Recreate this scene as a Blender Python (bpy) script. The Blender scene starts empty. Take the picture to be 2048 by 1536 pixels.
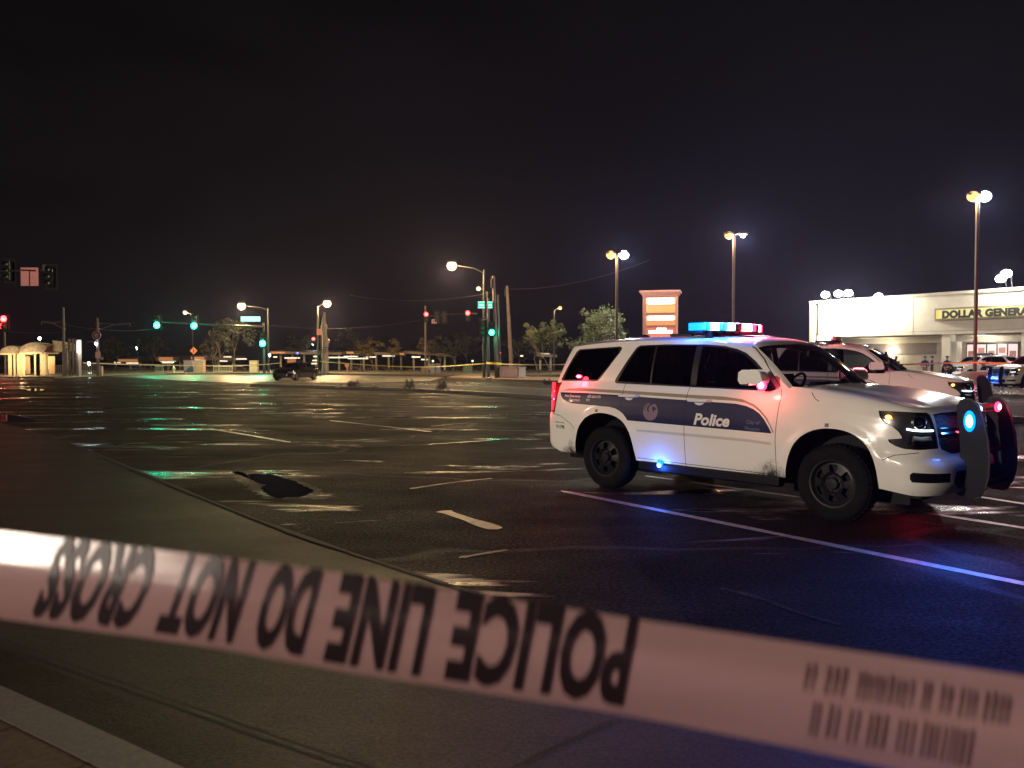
import bpy, bmesh, math, random
from mathutils import Vector, Matrix
from mathutils.bvhtree import BVHTree
from math import sin, cos, pi, radians as R
random.seed(7)
SC = bpy.context.scene
COL = SC.collection
# ---------------------------------------------------------------- camera
CAM_H, PITCH, FPX, HOR = 1.6, math.atan(50/1650), 1650.0, 718.0
cd = bpy.data.cameras.new('camera'); cam = bpy.data.objects.new('camera', cd); COL.objects.link(cam)
cam.location = (0, 0, CAM_H); cam.rotation_euler = (pi/2 - PITCH, 0, 0)
cd.sensor_width = 36; cd.lens = 36*1650/2048; cd.clip_start = .05; cd.clip_end = 2000
cd.dof.use_dof = True; cd.dof.focus_distance = 8; cd.dof.aperture_fstop = 3.4; cd.dof.aperture_ratio = 1.6
SC.camera = cam
# ---------------------------------------------------------------- world: overcast city night
W = bpy.data.worlds.new('World'); SC.world = W; W.use_nodes = True
wn = W.node_tree.nodes; wl = W.node_tree.links
bg = wn['Background']
tc = wn.new('ShaderNodeTexCoord'); mp = wn.new('ShaderNodeMapping'); mp.inputs['Scale'].default_value = (1, 1, 3.2)
nz = wn.new('ShaderNodeTexNoise'); nz.inputs['Scale'].default_value = 3.0; nz.inputs['Detail'].default_value = 5
cr = wn.new('ShaderNodeValToRGB')
cr.color_ramp.elements[0].position = .35; cr.color_ramp.elements[0].color = (.0030, .0024, .0029, 1)
cr.color_ramp.elements[1].position = .75; cr.color_ramp.elements[1].color = (.0056, .0046, .0056, 1)
wl.new(tc.outputs['Generated'], mp.inputs['Vector']); wl.new(mp.outputs[0], nz.inputs['Vector'])
wl.new(nz.outputs['Fac'], cr.inputs[0]); wl.new(cr.outputs[0], bg.inputs['Color'])
bg.inputs['Strength'].default_value = 1.0
# ---------------------------------------------------------------- exposure and renderer
SC.view_settings.view_transform = 'Standard'; SC.view_settings.look = 'None'
SC.view_settings.exposure = 0; SC.view_settings.gamma = 1
SC.render.engine = 'CYCLES'
CY = SC.cycles
CY.max_bounces = 6; CY.diffuse_bounces = 2; CY.glossy_bounces = 3; CY.transmission_bounces = 4
CY.transparent_max_bounces = 12; CY.volume_bounces = 0; CY.use_denoising = True; CY.use_adaptive_sampling = False
CY.sample_clamp_indirect = 3; CY.sample_clamp_direct = 60; CY.caustics_reflective = False; CY.caustics_refractive = False
CY.use_light_tree = True

# ---------------------------------------------------------------- helpers
def at(u, v, D):
    """photo pixel (2048 wide) at world distance D along Y -> world point"""
    X = (u-1024)/FPX; U = (768-v)/FPX; dy = cos(PITCH)+U*sin(PITCH); dz = -sin(PITCH)+U*cos(PITCH)
    return Vector((X*D/dy, D, CAM_H + dz*D/dy))
def gp(u, v, z=0.0):
    """photo pixel -> point on the horizontal plane z"""
    X = (u-1024)/FPX; U = (768-v)/FPX; dy = cos(PITCH)+U*sin(PITCH); dz = -sin(PITCH)+U*cos(PITCH)
    t = (z-CAM_H)/dz
    return Vector((X*t, dy*t, z))
def hz(v, D): return at(1024, v, D).z
def xx(u, D): return at(u, HOR, D).x

MATS = {}
def mat(name, col=(.5, .5, .5), rough=.5, metal=0, emit=None, es=0, coat=0, var=.12, scale=6, bump=0, spec=.5, bscale=None):
    if name in MATS: return MATS[name]
    m = bpy.data.materials.new(name); MATS[name] = m; m.use_nodes = True
    n = m.node_tree.nodes; l = m.node_tree.links; b = n['Principled BSDF']
    b.inputs['Metallic'].default_value = metal; b.inputs['Roughness'].default_value = rough
    b.inputs['Specular IOR Level'].default_value = spec
    if coat: b.inputs['Coat Weight'].default_value = coat; b.inputs['Coat Roughness'].default_value = .04
    t = n.new('ShaderNodeTexCoord'); z = n.new('ShaderNodeTexNoise'); z.inputs['Scale'].default_value = scale
    z.inputs['Detail'].default_value = 4
    l.new(t.outputs['Object'], z.inputs['Vector'])
    r = n.new('ShaderNodeValToRGB'); c = col
    r.color_ramp.elements[0].position = .3; r.color_ramp.elements[1].position = .7
    r.color_ramp.elements[0].color = tuple(x*(1-var) for x in c[:3])+(1,)
    r.color_ramp.elements[1].color = tuple(min(1, x*(1+var)) for x in c[:3])+(1,)
    l.new(z.outputs['Fac'], r.inputs[0]); l.new(r.outputs[0], b.inputs['Base Color'])
    if bump:
        z2 = n.new('ShaderNodeTexNoise'); z2.inputs['Scale'].default_value = bscale or scale*4
        l.new(t.outputs['Object'], z2.inputs['Vector'])
        bm_ = n.new('ShaderNodeBump'); bm_.inputs['Strength'].default_value = bump; bm_.inputs['Distance'].default_value = .02
        l.new(z2.outputs['Fac'], bm_.inputs['Height']); l.new(bm_.outputs[0], b.inputs['Normal'])
    if emit:
        b.inputs['Emission Color'].default_value = tuple(emit)+(1,); b.inputs['Emission Strength'].default_value = es
    return m
def glow(name, col, s):
    m = mat(name, tuple(min(1, c)*.25 for c in col), .4, emit=col, es=s)
    try: m.cycles.emission_sampling = 'NONE' if s > 3 else 'AUTO'
    except Exception: pass
    return m
def glass(name, tint, refl=.9, rough=.02):
    if name in MATS: return MATS[name]
    m = bpy.data.materials.new(name); MATS[name] = m; m.use_nodes = True
    n = m.node_tree.nodes; l = m.node_tree.links; n.remove(n['Principled BSDF'])
    o = n['Material Output']; tr = n.new('ShaderNodeBsdfTransparent'); tr.inputs[0].default_value = tuple(tint)+(1,)
    g = n.new('ShaderNodeBsdfGlossy'); g.inputs['Roughness'].default_value = rough; g.inputs['Color'].default_value = (refl,)*3+(1,)
    fr = n.new('ShaderNodeFresnel'); fr.inputs[0].default_value = 1.5
    t = n.new('ShaderNodeTexCoord'); z = n.new('ShaderNodeTexNoise'); z.inputs['Scale'].default_value = 30
    bp = n.new('ShaderNodeBump'); bp.inputs['Strength'].default_value = .03; bp.inputs['Distance'].default_value = .01
    l.new(t.outputs['Object'], z.inputs['Vector']); l.new(z.outputs['Fac'], bp.inputs['Height']); l.new(bp.outputs[0], g.inputs['Normal'])
    mx = n.new('ShaderNodeMixShader'); l.new(fr.outputs[0], mx.inputs[0]); l.new(tr.outputs[0], mx.inputs[1]); l.new(g.outputs[0], mx.inputs[2])
    l.new(mx.outputs[0], o.inputs[0]); return m

class MB:
    def __init__(s): s.v = []; s.f = []; s.mi = []; s.cur = 0
    def add(s, vs, fs, M=None):
        o = len(s.v)
        for p in vs:
            p = Vector(p); s.v.append(tuple(M @ p if M else p))
        for f in fs: s.f.append(tuple(i+o for i in f)); s.mi.append(s.cur)
        return s
    def box(s, c, d, rz=0, M=None):
        x, y, z = d[0]/2, d[1]/2, d[2]/2
        vs = [(-x,-y,-z),(x,-y,-z),(x,y,-z),(-x,y,-z),(-x,-y,z),(x,-y,z),(x,y,z),(-x,y,z)]
        T = Matrix.Translation(Vector(c)) @ Matrix.Rotation(rz, 4, 'Z')
        if M: T = M @ T
        return s.add(vs, [(0,3,2,1),(4,5,6,7),(0,1,5,4),(1,2,6,5),(2,3,7,6),(3,0,4,7)], T)
    def tube(s, pts, rs, n=8, cap=True):
        pts = [Vector(p) for p in pts]
        if not hasattr(rs, '__len__'): rs = [rs]*len(pts)
        o = len(s.v); up = Vector((0, 0, 1))
        for i, p in enumerate(pts):
            d = (pts[min(i+1, len(pts)-1)]-pts[max(i-1, 0)])
            if d.length < 1e-9: d = Vector((0, 0, 1))
            d.normalize(); a = d.cross(up if abs(d.z) < .9 else Vector((1, 0, 0))).normalized(); b = d.cross(a)
            for k in range(n):
                t = 2*pi*k/n; s.v.append(tuple(p+(a*cos(t)+b*sin(t))*rs[i]))
        for i in range(len(pts)-1):
            for k in range(n):
                k2 = (k+1) % n; s.f.append((o+i*n+k, o+i*n+k2, o+(i+1)*n+k2, o+(i+1)*n+k)); s.mi.append(s.cur)
        if cap:
            s.f.append(tuple(o+k for k in range(n))); s.mi.append(s.cur)
            e = o+(len(pts)-1)*n; s.f.append(tuple(e+k for k in reversed(range(n)))); s.mi.append(s.cur)
        return s
    def lathe(s, prof, n=24, M=None, axis='z'):
        vs = []; fs = []
        for r, h in prof:
            for k in range(n):
                t = 2*pi*k/n
                vs.append((r*cos(t), r*sin(t), h) if axis == 'z' else (r*cos(t), h, r*sin(t)))
        m = len(prof)
        for i in range(m-1):
            for k in range(n):
                k2 = (k+1) % n; fs.append((i*n+k, i*n+k2, (i+1)*n+k2, (i+1)*n+k))
        return s.add(vs, fs, M)
    def prism(s, poly, h0, h1, M=None, plane='xy'):
        n = len(poly)
        def P(a, b, h): return (a, b, h) if plane == 'xy' else ((a, h, b) if plane == 'xz' else (h, a, b))
        vs = [P(a, b, h0) for a, b in poly]+[P(a, b, h1) for a, b in poly]
        fs = [tuple(range(n)), tuple(range(2*n-1, n-1, -1))]+[(i, (i+1) % n, n+(i+1) % n, n+i) for i in range(n)]
        return s.add(vs, fs, M)
    def ball(s, c, r, n=10, sc=(1, 1, 1)):
        prof = [(max(1e-4, r*sin(pi*i/n)), -r*cos(pi*i/n)) for i in range(n+1)]
        return s.lathe(prof, n*2, Matrix.Translation(Vector(c)) @ Matrix.Diagonal((sc[0], sc[1], sc[2], 1)))
    def build(s, name, m, parent=None, smooth=False, bevel=0, loc=None, rz=None, recalc=True):
        me = bpy.data.meshes.new(name); me.from_pydata(s.v, [], s.f)
        ms = m if isinstance(m, (list, tuple)) else [m]
        for q in ms: me.materials.append(q)
        for p, i in zip(me.polygons, s.mi): p.material_index = i
        b = bmesh.new(); b.from_mesh(me)
        if bevel: bmesh.ops.bevel(b, geom=b.edges[:], offset=bevel, segments=2, affect='EDGES', profile=.6)
        if recalc: bmesh.ops.recalc_face_normals(b, faces=b.faces[:])
        b.to_mesh(me); b.free()
        if smooth:
            for p in me.polygons: p.use_smooth = True
            try: me.set_sharp_from_angle(angle=R(38))
            except Exception: pass
        o = bpy.data.objects.new(name, me); COL.objects.link(o)
        if parent: o.parent = parent
        if loc is not None: o.location = loc
        if rz is not None: o.rotation_euler.z = rz
        return o
def tag(o, label=None, cat=None, group=None, kind=None):
    if label: o['label'] = label
    if cat: o['category'] = cat
    if group: o['group'] = group
    if kind: o['kind'] = kind
    return o
def thing(name, loc, label, cat, rz=0, group=None):
    o = bpy.data.objects.new(name, None); COL.objects.link(o); o.location = loc; o.rotation_euler.z = rz
    o.empty_display_size = .2
    return tag(o, label, cat, group)
def copy_tree(o, parent=None):
    c = o.copy(); COL.objects.link(c)
    if parent: c.parent = parent
    for ch in list(o.children): copy_tree(ch, c)
    return c
def lamp(name, loc, col, P, r=.12, parent=None, spot=None, rot=None, blend=.5, spec=1):
    ld = bpy.data.lights.new(name, 'SPOT' if spot else 'POINT'); ld.energy = P; ld.color = col; ld.shadow_soft_size = r
    ld.specular_factor = spec
    if spot: ld.spot_size = R(spot); ld.spot_blend = blend
    o = bpy.data.objects.new(name, ld); COL.objects.link(o); o.location = loc
    if rot is not None:
        o.rotation_euler = Vector(rot).to_track_quat('-Z', 'Y').to_euler()
    if parent: o.parent = parent
    return o
def text_tris(txt, size=1, shear=0, bold=0, sx=1, align='LEFT', space=1):
    """flattened lettering -> list of (2D verts, faces)"""
    c = bpy.data.curves.new('t', 'FONT'); c.body = txt; c.size = size; c.shear = shear; c.offset = bold
    c.align_x = align; c.resolution_u = 3; c.space_character = space
    o = bpy.data.objects.new('t', c); COL.objects.link(o)
    me = bpy.data.meshes.new_from_object(o)
    vs = [(v.co.x*sx, v.co.y) for v in me.vertices]; fs = [tuple(p.vertices) for p in me.polygons]
    bpy.data.objects.remove(o); bpy.data.curves.remove(c); bpy.data.meshes.remove(me)
    return vs, fs
# ================================================================ vehicle shells
def chaik(p, n=3):
    p = [Vector(q) for q in p]
    for _ in range(n):
        q = [p[0]]
        for a, b in zip(p, p[1:]): q += [a*.75+b*.25, a*.25+b*.75]
        q.append(p[-1]); p = q
    return p
def resample(p, n):
    L = [0]
    for a, b in zip(p, p[1:]): L.append(L[-1]+(b-a).length)
    out = []; j = 0
    for k in range(n+1):
        t = L[-1]*k/n
        while j < len(L)-2 and L[j+1] < t: j += 1
        out.append(p[j].lerp(p[j+1], (t-L[j])/max(1e-9, L[j+1]-L[j])))
    return out
def interp(tab, x):
    if x <= tab[0][0]: return tab[0][1]
    for (a, p), (b, q) in zip(tab, tab[1:]):
        if x <= b: return p+(q-p)*(x-a)/(b-a)
    return tab[-1][1]
def sst(a, b, x):
    t = max(0, min(1, (x-a)/(b-a))); return t*t*(3-2*t)

def shell(S):
    """half body (right side, y<0): wall, greenhouse, hood and roof sheets. returns bmesh, sheet layer"""
    na, nb, nl, ng = S['na'], S['nb'], S['nl'], S['ng']
    P = resample(chaik(S['rear']), na)[:-1]+resample(chaik(S['front']), nb)
    N = len(P); a = na
    bm = bmesh.new(); lay = bm.faces.layers.int.new('sheet'); li = bm.faces.layers.int.new('i'); lj = bm.faces.layers.int.new('j')
    def nrm(i):
        t = P[min(i+1, N-1)]-P[max(i-1, 0)]
        n = Vector((t.y, -t.x, 0)); n.normalize(); return n
    wall = []
    for i in range(N):
        p = P[i]; n = nrm(i)
        if i == 0 or i == N-1: n = Vector((1 if i else -1, 0, 0))
        zb, zt = interp(S['zb'], p.x), interp(S['zt'], p.x)
        wf = sst(*S['fw'], p.x); wr = 1-sst(*S['rw'], p.x)
        col = []
        for j in range(nl+1):
            t = j/nl; z = zb+(zt-zb)*t
            zr = z/zt*S['zn']
            o = interp(S['off'], zr)*(1-wf-wr)+interp(S['offf'], zr)*wf+interp(S['offr'], zr)*wr
            for ax, az, ar in S['arch']:
                d = math.hypot(p.x-ax, z-az); o -= .018*(1-sst(ar+.015, ar+.085, d))*(1-sst(1.0, 1.1, z))
            col.append(Vector((p.x, p.y, z))-n*o)
            if i in (0, N-1): col[-1].y = 0
        wall.append(col)
    B = [wall[i][nl].copy() for i in range(a+1)]
    cw = chaik([tuple(B[a])]+S['cowl']); B += resample(cw, N-1-a)[1:]
    T = resample(chaik(S['troof']), a)[:-1]+resample(chaik(S['tws']), N-1-a)
    V = {}
    def vert(k, co):
        if k not in V: V[k] = bm.verts.new(co)
        return V[k]
    def quad(ks, s, i, j):
        vs = [V[k] for k in ks]; u = []
        for v in vs:
            if v not in u: u.append(v)
        if len(u) < 3: return
        try: f = bm.faces.new(u)
        except ValueError: return
        f[lay] = s; f[li] = i; f[lj] = j; f.smooth = True
    for i in range(N):
        for j in range(nl+1): vert(('w', i, j), wall[i][j])
    for i in range(N):
        for j in range(ng+1):
            if j == 0 and i <= a: V[('g', i, 0)] = V[('w', i, nl)]; continue
            t = j/ng; q = B[i].lerp(T[i], t)
            out = Vector((0, -1, 0)) if i <= a else Vector((.6, 0, .5)); w = S['bul']*4*t*(1-t)
            if i < 12: out = Vector((-1, 0, 0))
            q += out*w; vert(('g', i, j), q)
    # hood: wall top front -> cowl
    nh = S['nh']
    for i in range(a, N):
        for j in range(nh+1):
            if j == 0: V[('h', i, 0)] = V[('w', i, nl)]; continue
            if j == nh or i == a: V[('h', i, j)] = V[('g', i, 0)] if i > a else V[('w', a, nl)]; continue
            t = j/nh; A = wall[i][nl]; q = A.lerp(B[i], t)
            q.z += S['hoodb']*(1-(1-t)**3)*(1-t)*2.2
            # raised centre panel
            q.z += S['hoodc']*(1-sst(.48, .60, abs(q.y)))*sst(0, .25, t)*(1-sst(.8, 1, t))
            vert(('h', i, j), q)
    # roof
    nr = S['nr']; x0, x1 = S['spine']
    for i in range(N):
        c = Vector((max(x0, min(x1, T[i].x)), 0, 0))
        for j in range(nr+1):
            if j == 0: V[('r', i, 0)] = V[('g', i, ng)]; continue
            t = j/nr; q = T[i].lerp(Vector((c.x, 0, T[i].z)), t); q.z = T[i].z+(interp(S['crown'], c.x)-T[i].z)*(1-(1-t)**2.6)
            if j == nr:
                key = ('s', round(c.x, 4))
                if key not in V: V[key] = bm.verts.new((c.x, 0, interp(S['crown'], c.x)))
                V[('r', i, j)] = V[key]; continue
            vert(('r', i, j), q)
    for i in range(N-1):
        for j in range(nl): quad([('w', i, j), ('w', i+1, j), ('w', i+1, j+1), ('w', i, j+1)], 0, i, j)
        for j in range(ng): quad([('g', i, j), ('g', i+1, j), ('g', i+1, j+1), ('g', i, j+1)], 1, i, j)
        for j in range(nr): quad([('r', i, j), ('r', i+1, j), ('r', i+1, j+1), ('r', i, j+1)], 3, i, j)
        if i >= a:
            for j in range(nh): quad([('h', i, j), ('h', i+1, j), ('h', i+1, j+1), ('h', i, j+1)], 2, i, j)
    bm.normal_update()
    return bm, lay, li, lj, a, N
def inpoly(x, y, P):
    c = False; n = len(P)
    for k in range(n):
        x1, y1 = P[k]; x2, y2 = P[(k+1) % n]
        if (y1 > y) != (y2 > y) and x < (x2-x1)*(y-y1)/(y2-y1)+x1: c = not c
    return c
def cut(bm, pts, d, pred, mi, only=None):
    """cut the outline pts (3D) through the mesh along d and give the faces inside material index mi"""
    d = Vector(d).normalized(); w = Vector((0, 0, 1)); u = d.cross(w).normalized(); w = u.cross(d)
    p2 = [(Vector(p).dot(u), Vector(p).dot(w)) for p in pts]; n = len(pts); e = .002
    for k in range(n):
        a, b = Vector(pts[k]), Vector(pts[(k+1) % n])
        if (b-a).length < 1e-6: continue
        lo = (min(p2[k][0], p2[(k+1) % n][0])-e, min(p2[k][1], p2[(k+1) % n][1])-e)
        hi = (max(p2[k][0], p2[(k+1) % n][0])+e, max(p2[k][1], p2[(k+1) % n][1])+e)
        fs = []
        for f in bm.faces:
            if not pred(f): continue
            xs = [v.co.dot(u) for v in f.verts]; ys = [v.co.dot(w) for v in f.verts]
            if max(xs) < lo[0] or min(xs) > hi[0] or max(ys) < lo[1] or min(ys) > hi[1]: continue
            fs.append(f)
        if not fs: continue
        es = list({q for f in fs for q in f.edges}); vs = list({q for f in fs for q in f.verts})
        bmesh.ops.bisect_plane(bm, geom=vs+es+fs, dist=2e-5, plane_co=a, plane_no=(b-a).cross(d).normalized())
    for f in bm.faces:
        if not pred(f): continue
        c = f.calc_center_median()
        if inpoly(c.dot(u), c.dot(w), p2) and (only is None or f.material_index in only): f.material_index = mi
def strip(pl, w):
    """thin closed outline around a polyline of (x,z)"""
    L = []; Rr = []
    for k, p in enumerate(pl):
        a = Vector(pl[max(0, k-1)]); b = Vector(pl[min(len(pl)-1, k+1)]); t = (b-a).normalized(); n = Vector((-t.y, t.x))*w/2
        L.append(tuple(Vector(p)+n)); Rr.append(tuple(Vector(p)-n))
    return L+Rr[::-1]
def split_out(bm, mis, mirror, name, mats, parent, shift=0, remap=None, smooth=True):
    """new object from the faces whose material index is in mis"""
    me = bpy.data.meshes.new(name); v = []; f = []; mi = []
    idx = {}
    for fc in bm.faces:
        if fc.material_index not in mis: continue
        r = []
        for q in fc.verts:
            if q.index not in idx: idx[q.index] = len(v); v.append(tuple(q.co-q.normal*shift))
            r.append(idx[q.index])
        f.append(r); mi.append(fc.material_index)
    if mirror in (1, 2):
        o = len(v); mv = [(x, -y, z) for x, y, z in v]; mf = [[i for i in reversed(r)] for r in f]
        if mirror == 2: v, f = mv, mf
        else:
            v = v+mv; f = f+[[i+o for i in r] for r in mf]; mi = mi+mi
    me.from_pydata(v, [], f)
    for m in mats: me.materials.append(m)
    for p, i in zip(me.polygons, mi): p.material_index = (remap or {}).get(i, 0); p.use_smooth = smooth
    if mirror == 1:
        b = bmesh.new(); b.from_mesh(me); bmesh.ops.remove_doubles(b, verts=[q for q in b.verts if abs(q.co.y) < 1e-3], dist=1e-4)
        b.to_mesh(me); b.free()
    try: me.set_sharp_from_angle(angle=R(42))
    except Exception: pass
    o = bpy.data.objects.new(name, me); COL.objects.link(o); o.parent = parent
    return o

# ---------------------------------------------------------------- vehicle materials
def paint_mat(name, col, rough=.28, dirt=True):
    m = mat(name, col, rough, coat=.6, var=.03, scale=3)
    if dirt:
        n = m.node_tree.nodes; l = m.node_tree.links; b = n['Principled BSDF']
        t = n.new('ShaderNodeTexCoord'); s = n.new('ShaderNodeSeparateXYZ'); l.new(t.outputs['Object'], s.inputs[0])
        z = n.new('ShaderNodeTexNoise'); z.inputs['Scale'].default_value = 22; z.inputs['Detail'].default_value = 9; z.inputs['Roughness'].default_value = .75
        l.new(t.outputs['Object'], z.inputs['Vector'])
        def M(op, a, b_):
            k = n.new('ShaderNodeMath'); k.operation = op; k.use_clamp = op == 'MULTIPLY'
            for i, q in enumerate((a, b_)):
                if isinstance(q, (int, float)): k.inputs[i].default_value = q
                else: l.new(q, k.inputs[i])
            return k.outputs[0]
        # mud thrown up behind each wheel: fades with height and distance from the arch
        def spat(xc, wd):
            dx = M('DIVIDE', M('ABSOLUTE', M('SUBTRACT', s.outputs['X'], xc), 0), wd)
            dz = M('DIVIDE', M('SUBTRACT', s.outputs['Z'], .38), .24)
            return M('SUBTRACT', 1.0, M('ADD', M('MULTIPLY', dx, .9), dz))
        f = M('MAXIMUM', spat(-3.52, .30), spat(-.66, .42))
        f = M('ADD', f, M('MULTIPLY', M('SUBTRACT', z.outputs['Fac'], .5), 2.6) if False else M('MULTIPLY_ADD' if False else 'ADD', M('SUBTRACT', z.outputs['Fac'], .60), M('SUBTRACT', z.outputs['Fac'], .60)))
        k = n.new('ShaderNodeMath'); k.operation = 'MULTIPLY'; k.use_clamp = True; l.new(f, k.inputs[0]); k.inputs[1].default_value = 1.5
        old = b.inputs['Base Color'].links[0].from_socket
        mx = n.new('ShaderNodeMix'); mx.data_type = 'RGBA'; l.new(k.outputs[0], mx.inputs['Factor']); l.new(old, mx.inputs['A'])
        mx.inputs['B'].default_value = (.018, .015, .012, 1); l.new(mx.outputs['Result'], b.inputs['Base Color'])
        mr = n.new('ShaderNodeMath'); mr.operation = 'MULTIPLY_ADD'; mr.inputs[1].default_value = .55; mr.inputs[2].default_value = rough
        l.new(k.outputs[0], mr.inputs[0]); l.new(mr.outputs[0], b.inputs['Roughness'])
    return m
WHITE = paint_mat('white_paint', (.84, .82, .77), .22)
BLUE = mat('blue_vinyl', (.007, .009, .060), .32, coat=.25, var=.05)
TAN = mat('tan_vinyl', (.30, .25, .20), .35, coat=.3, var=.05)
GREYV = mat('grey_vinyl', (.55, .54, .52), .35, coat=.3, var=.05)
GAP = mat('panel_gap', (.01, .01, .01), .8)
TRIM = mat('black_trim', (.012, .012, .013), .35, var=.2)
BLACK = mat('satin_black', (.0025, .0025, .006), .5, var=.25, scale=20, spec=.18)
RUBBER = mat('tyre_rubber', (.007, .007, .0085), .85, var=.3, scale=14, bump=.3, spec=.12)
STEEL = mat('black_steel_rim', (.011, .011, .014), .4, var=.15, spec=.25)
CHROME = mat('chrome', (.75, .75, .77), .12, metal=1, var=.03)
DARKIN = mat('dark_interior', (.02, .02, .022), .8, var=.2)
DECAL = mat('white_lettering', (.72, .70, .68), .4, var=.03)
SILVERL = mat('dim_blue_lettering', (.10, .12, .22), .35, var=.05)
PINKV = mat('purple_emblem_vinyl', (.20, .13, .20), .4, var=.05)
DKLET = mat('dark_lettering', (.03, .03, .035), .5)
GL_FRONT = glass('clear_car_glass', (.80, .84, .84)); GL_SIDE = glass('light_tint_glass', (.42, .46, .5)); GL_REAR = glass('dark_tint_glass', (.05, .055, .07))
LENS = glass('clear_lens', (.93, .94, .95))
G_BLUE = glow('lit_blue_lens', (.0, .22, 1.0), 3.2); G_BLUEW = glow('lit_white_blue_lens', (.30, .62, 1.0), 8)
G_RED = glow('lit_red_lens', (1.0, .03, .10), 6); G_REDW = glow('lit_white_red_lens', (1.0, .50, .55), 8)
G_AMB = glow('lit_amber_lamp', (1.0, .32, .04), 18); G_DRL = glow('lit_white_strip', (.8, .9, 1.0), 3.0)
G_TAIL = glow('lit_tail_lens', (1.0, .02, .05), 2.2)
REDL = mat('red_lens', (.35, .01, .015), .15, coat=.5); CLRL = mat('grey_lens', (.2, .2, .22), .15, coat=.5)

def wheel(parent, x, y, s, steer=0, r=.385, rim_r=.235, w=.27, rim='rim', lug=True, cm=None):
    h = thing('wheel', (x, y, r), None, None); h.parent = parent; h.rotation_euler.z = steer + (0 if s < 0 else pi)
    # outer face towards -y
    prof = [(rim_r-.01, w*.42), (r-.075, w*.46), (r-.03, w*.44), (r-.008, w*.36), (r, w*.2), (r, -w*.2), (r-.008, -w*.36), (r-.03, -w*.44), (r-.07, -w*.47), (rim_r+.02, -w*.46), (rim_r, -w*.43)]
    m = MB(); m.lathe(prof, 48, axis='y')
    for k in range(44):
        t = 2*pi*k/44
        for q, o in ((-.06, 0), (.0, .07), (.06, 0)):
            M = Matrix.Rotation(-(t+o), 4, 'Y') @ Matrix.Translation((0, q, r+.001)); m.box((0, 0, 0), (.036, .05, .012), M=M)
    m.build('tyre', RUBBER, h, smooth=True)
    m = MB(); yo = -w*.40
    m.lathe([(rim_r, w*.4), (rim_r-.015, w*.38), (rim_r-.02, -.02), (rim_r-.03, yo+.02), (rim_r-.012, yo-.008), (rim_r+.004, yo-.01), (rim_r+.004, yo+.01)], 48, axis='y')
    ns = 48; rr = [(rim_r-.028, yo+.03), (rim_r-.05, yo+.025), (rim_r-.085, yo+.012), (.115, yo+.0), (.092, yo+.02), (.085, yo+.03), (.06, yo+.03), (.058, yo-.0), (.05, yo-.012), (.001, yo-.014)]
    vs = []; fs = []
    for q, hh in rr:
        for k in range(ns): t = 2*pi*k/ns; vs.append((q*cos(t), hh, q*sin(t)))
    nh = 6
    for i in range(len(rr)-1):
        for k in range(ns):
            ph = (k % (ns//nh))/(ns/nh)
            if i in (1, 2) and .28 < ph+.06 < .80: continue
            k2 = (k+1) % ns; fs.append((i*ns+k, i*ns+k2, (i+1)*ns+k2, (i+1)*ns+k))
    m.add(vs, fs); rim_o = m.build(rim, cm or STEEL, h, smooth=True)
    m = MB()
    if lug:
        for k in range(6):
            t = 2*pi*k/6+.3; m.ball((.074*cos(t), yo+.016, .074*sin(t)), .0095, 5)
        m.build('lug_nuts', CHROME, h, smooth=True)
    m = MB(); m.lathe([(.19, 0), (.001, 0)], 24, axis='y', M=Matrix.Translation((0, yo+.075, 0))); m.build('brake_disc', BLACK, h)
    return h

XL, YL = 0, 0
def drape(bvh, vs, fs, T, name, m, parent, side=-1, off=.0035):
    out = []
    for p in vs:
        x, z = T(p)
        hit = bvh.ray_cast(Vector((x, -3, z)), Vector((0, 1, 0)))
        y = hit[0].y if hit[0] else -1.0
        out.append((x, (y-off)*(1 if side < 0 else -1), z))
    b = MB(); b.add(out, fs); return b.build(name, m, parent, recalc=False)
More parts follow.
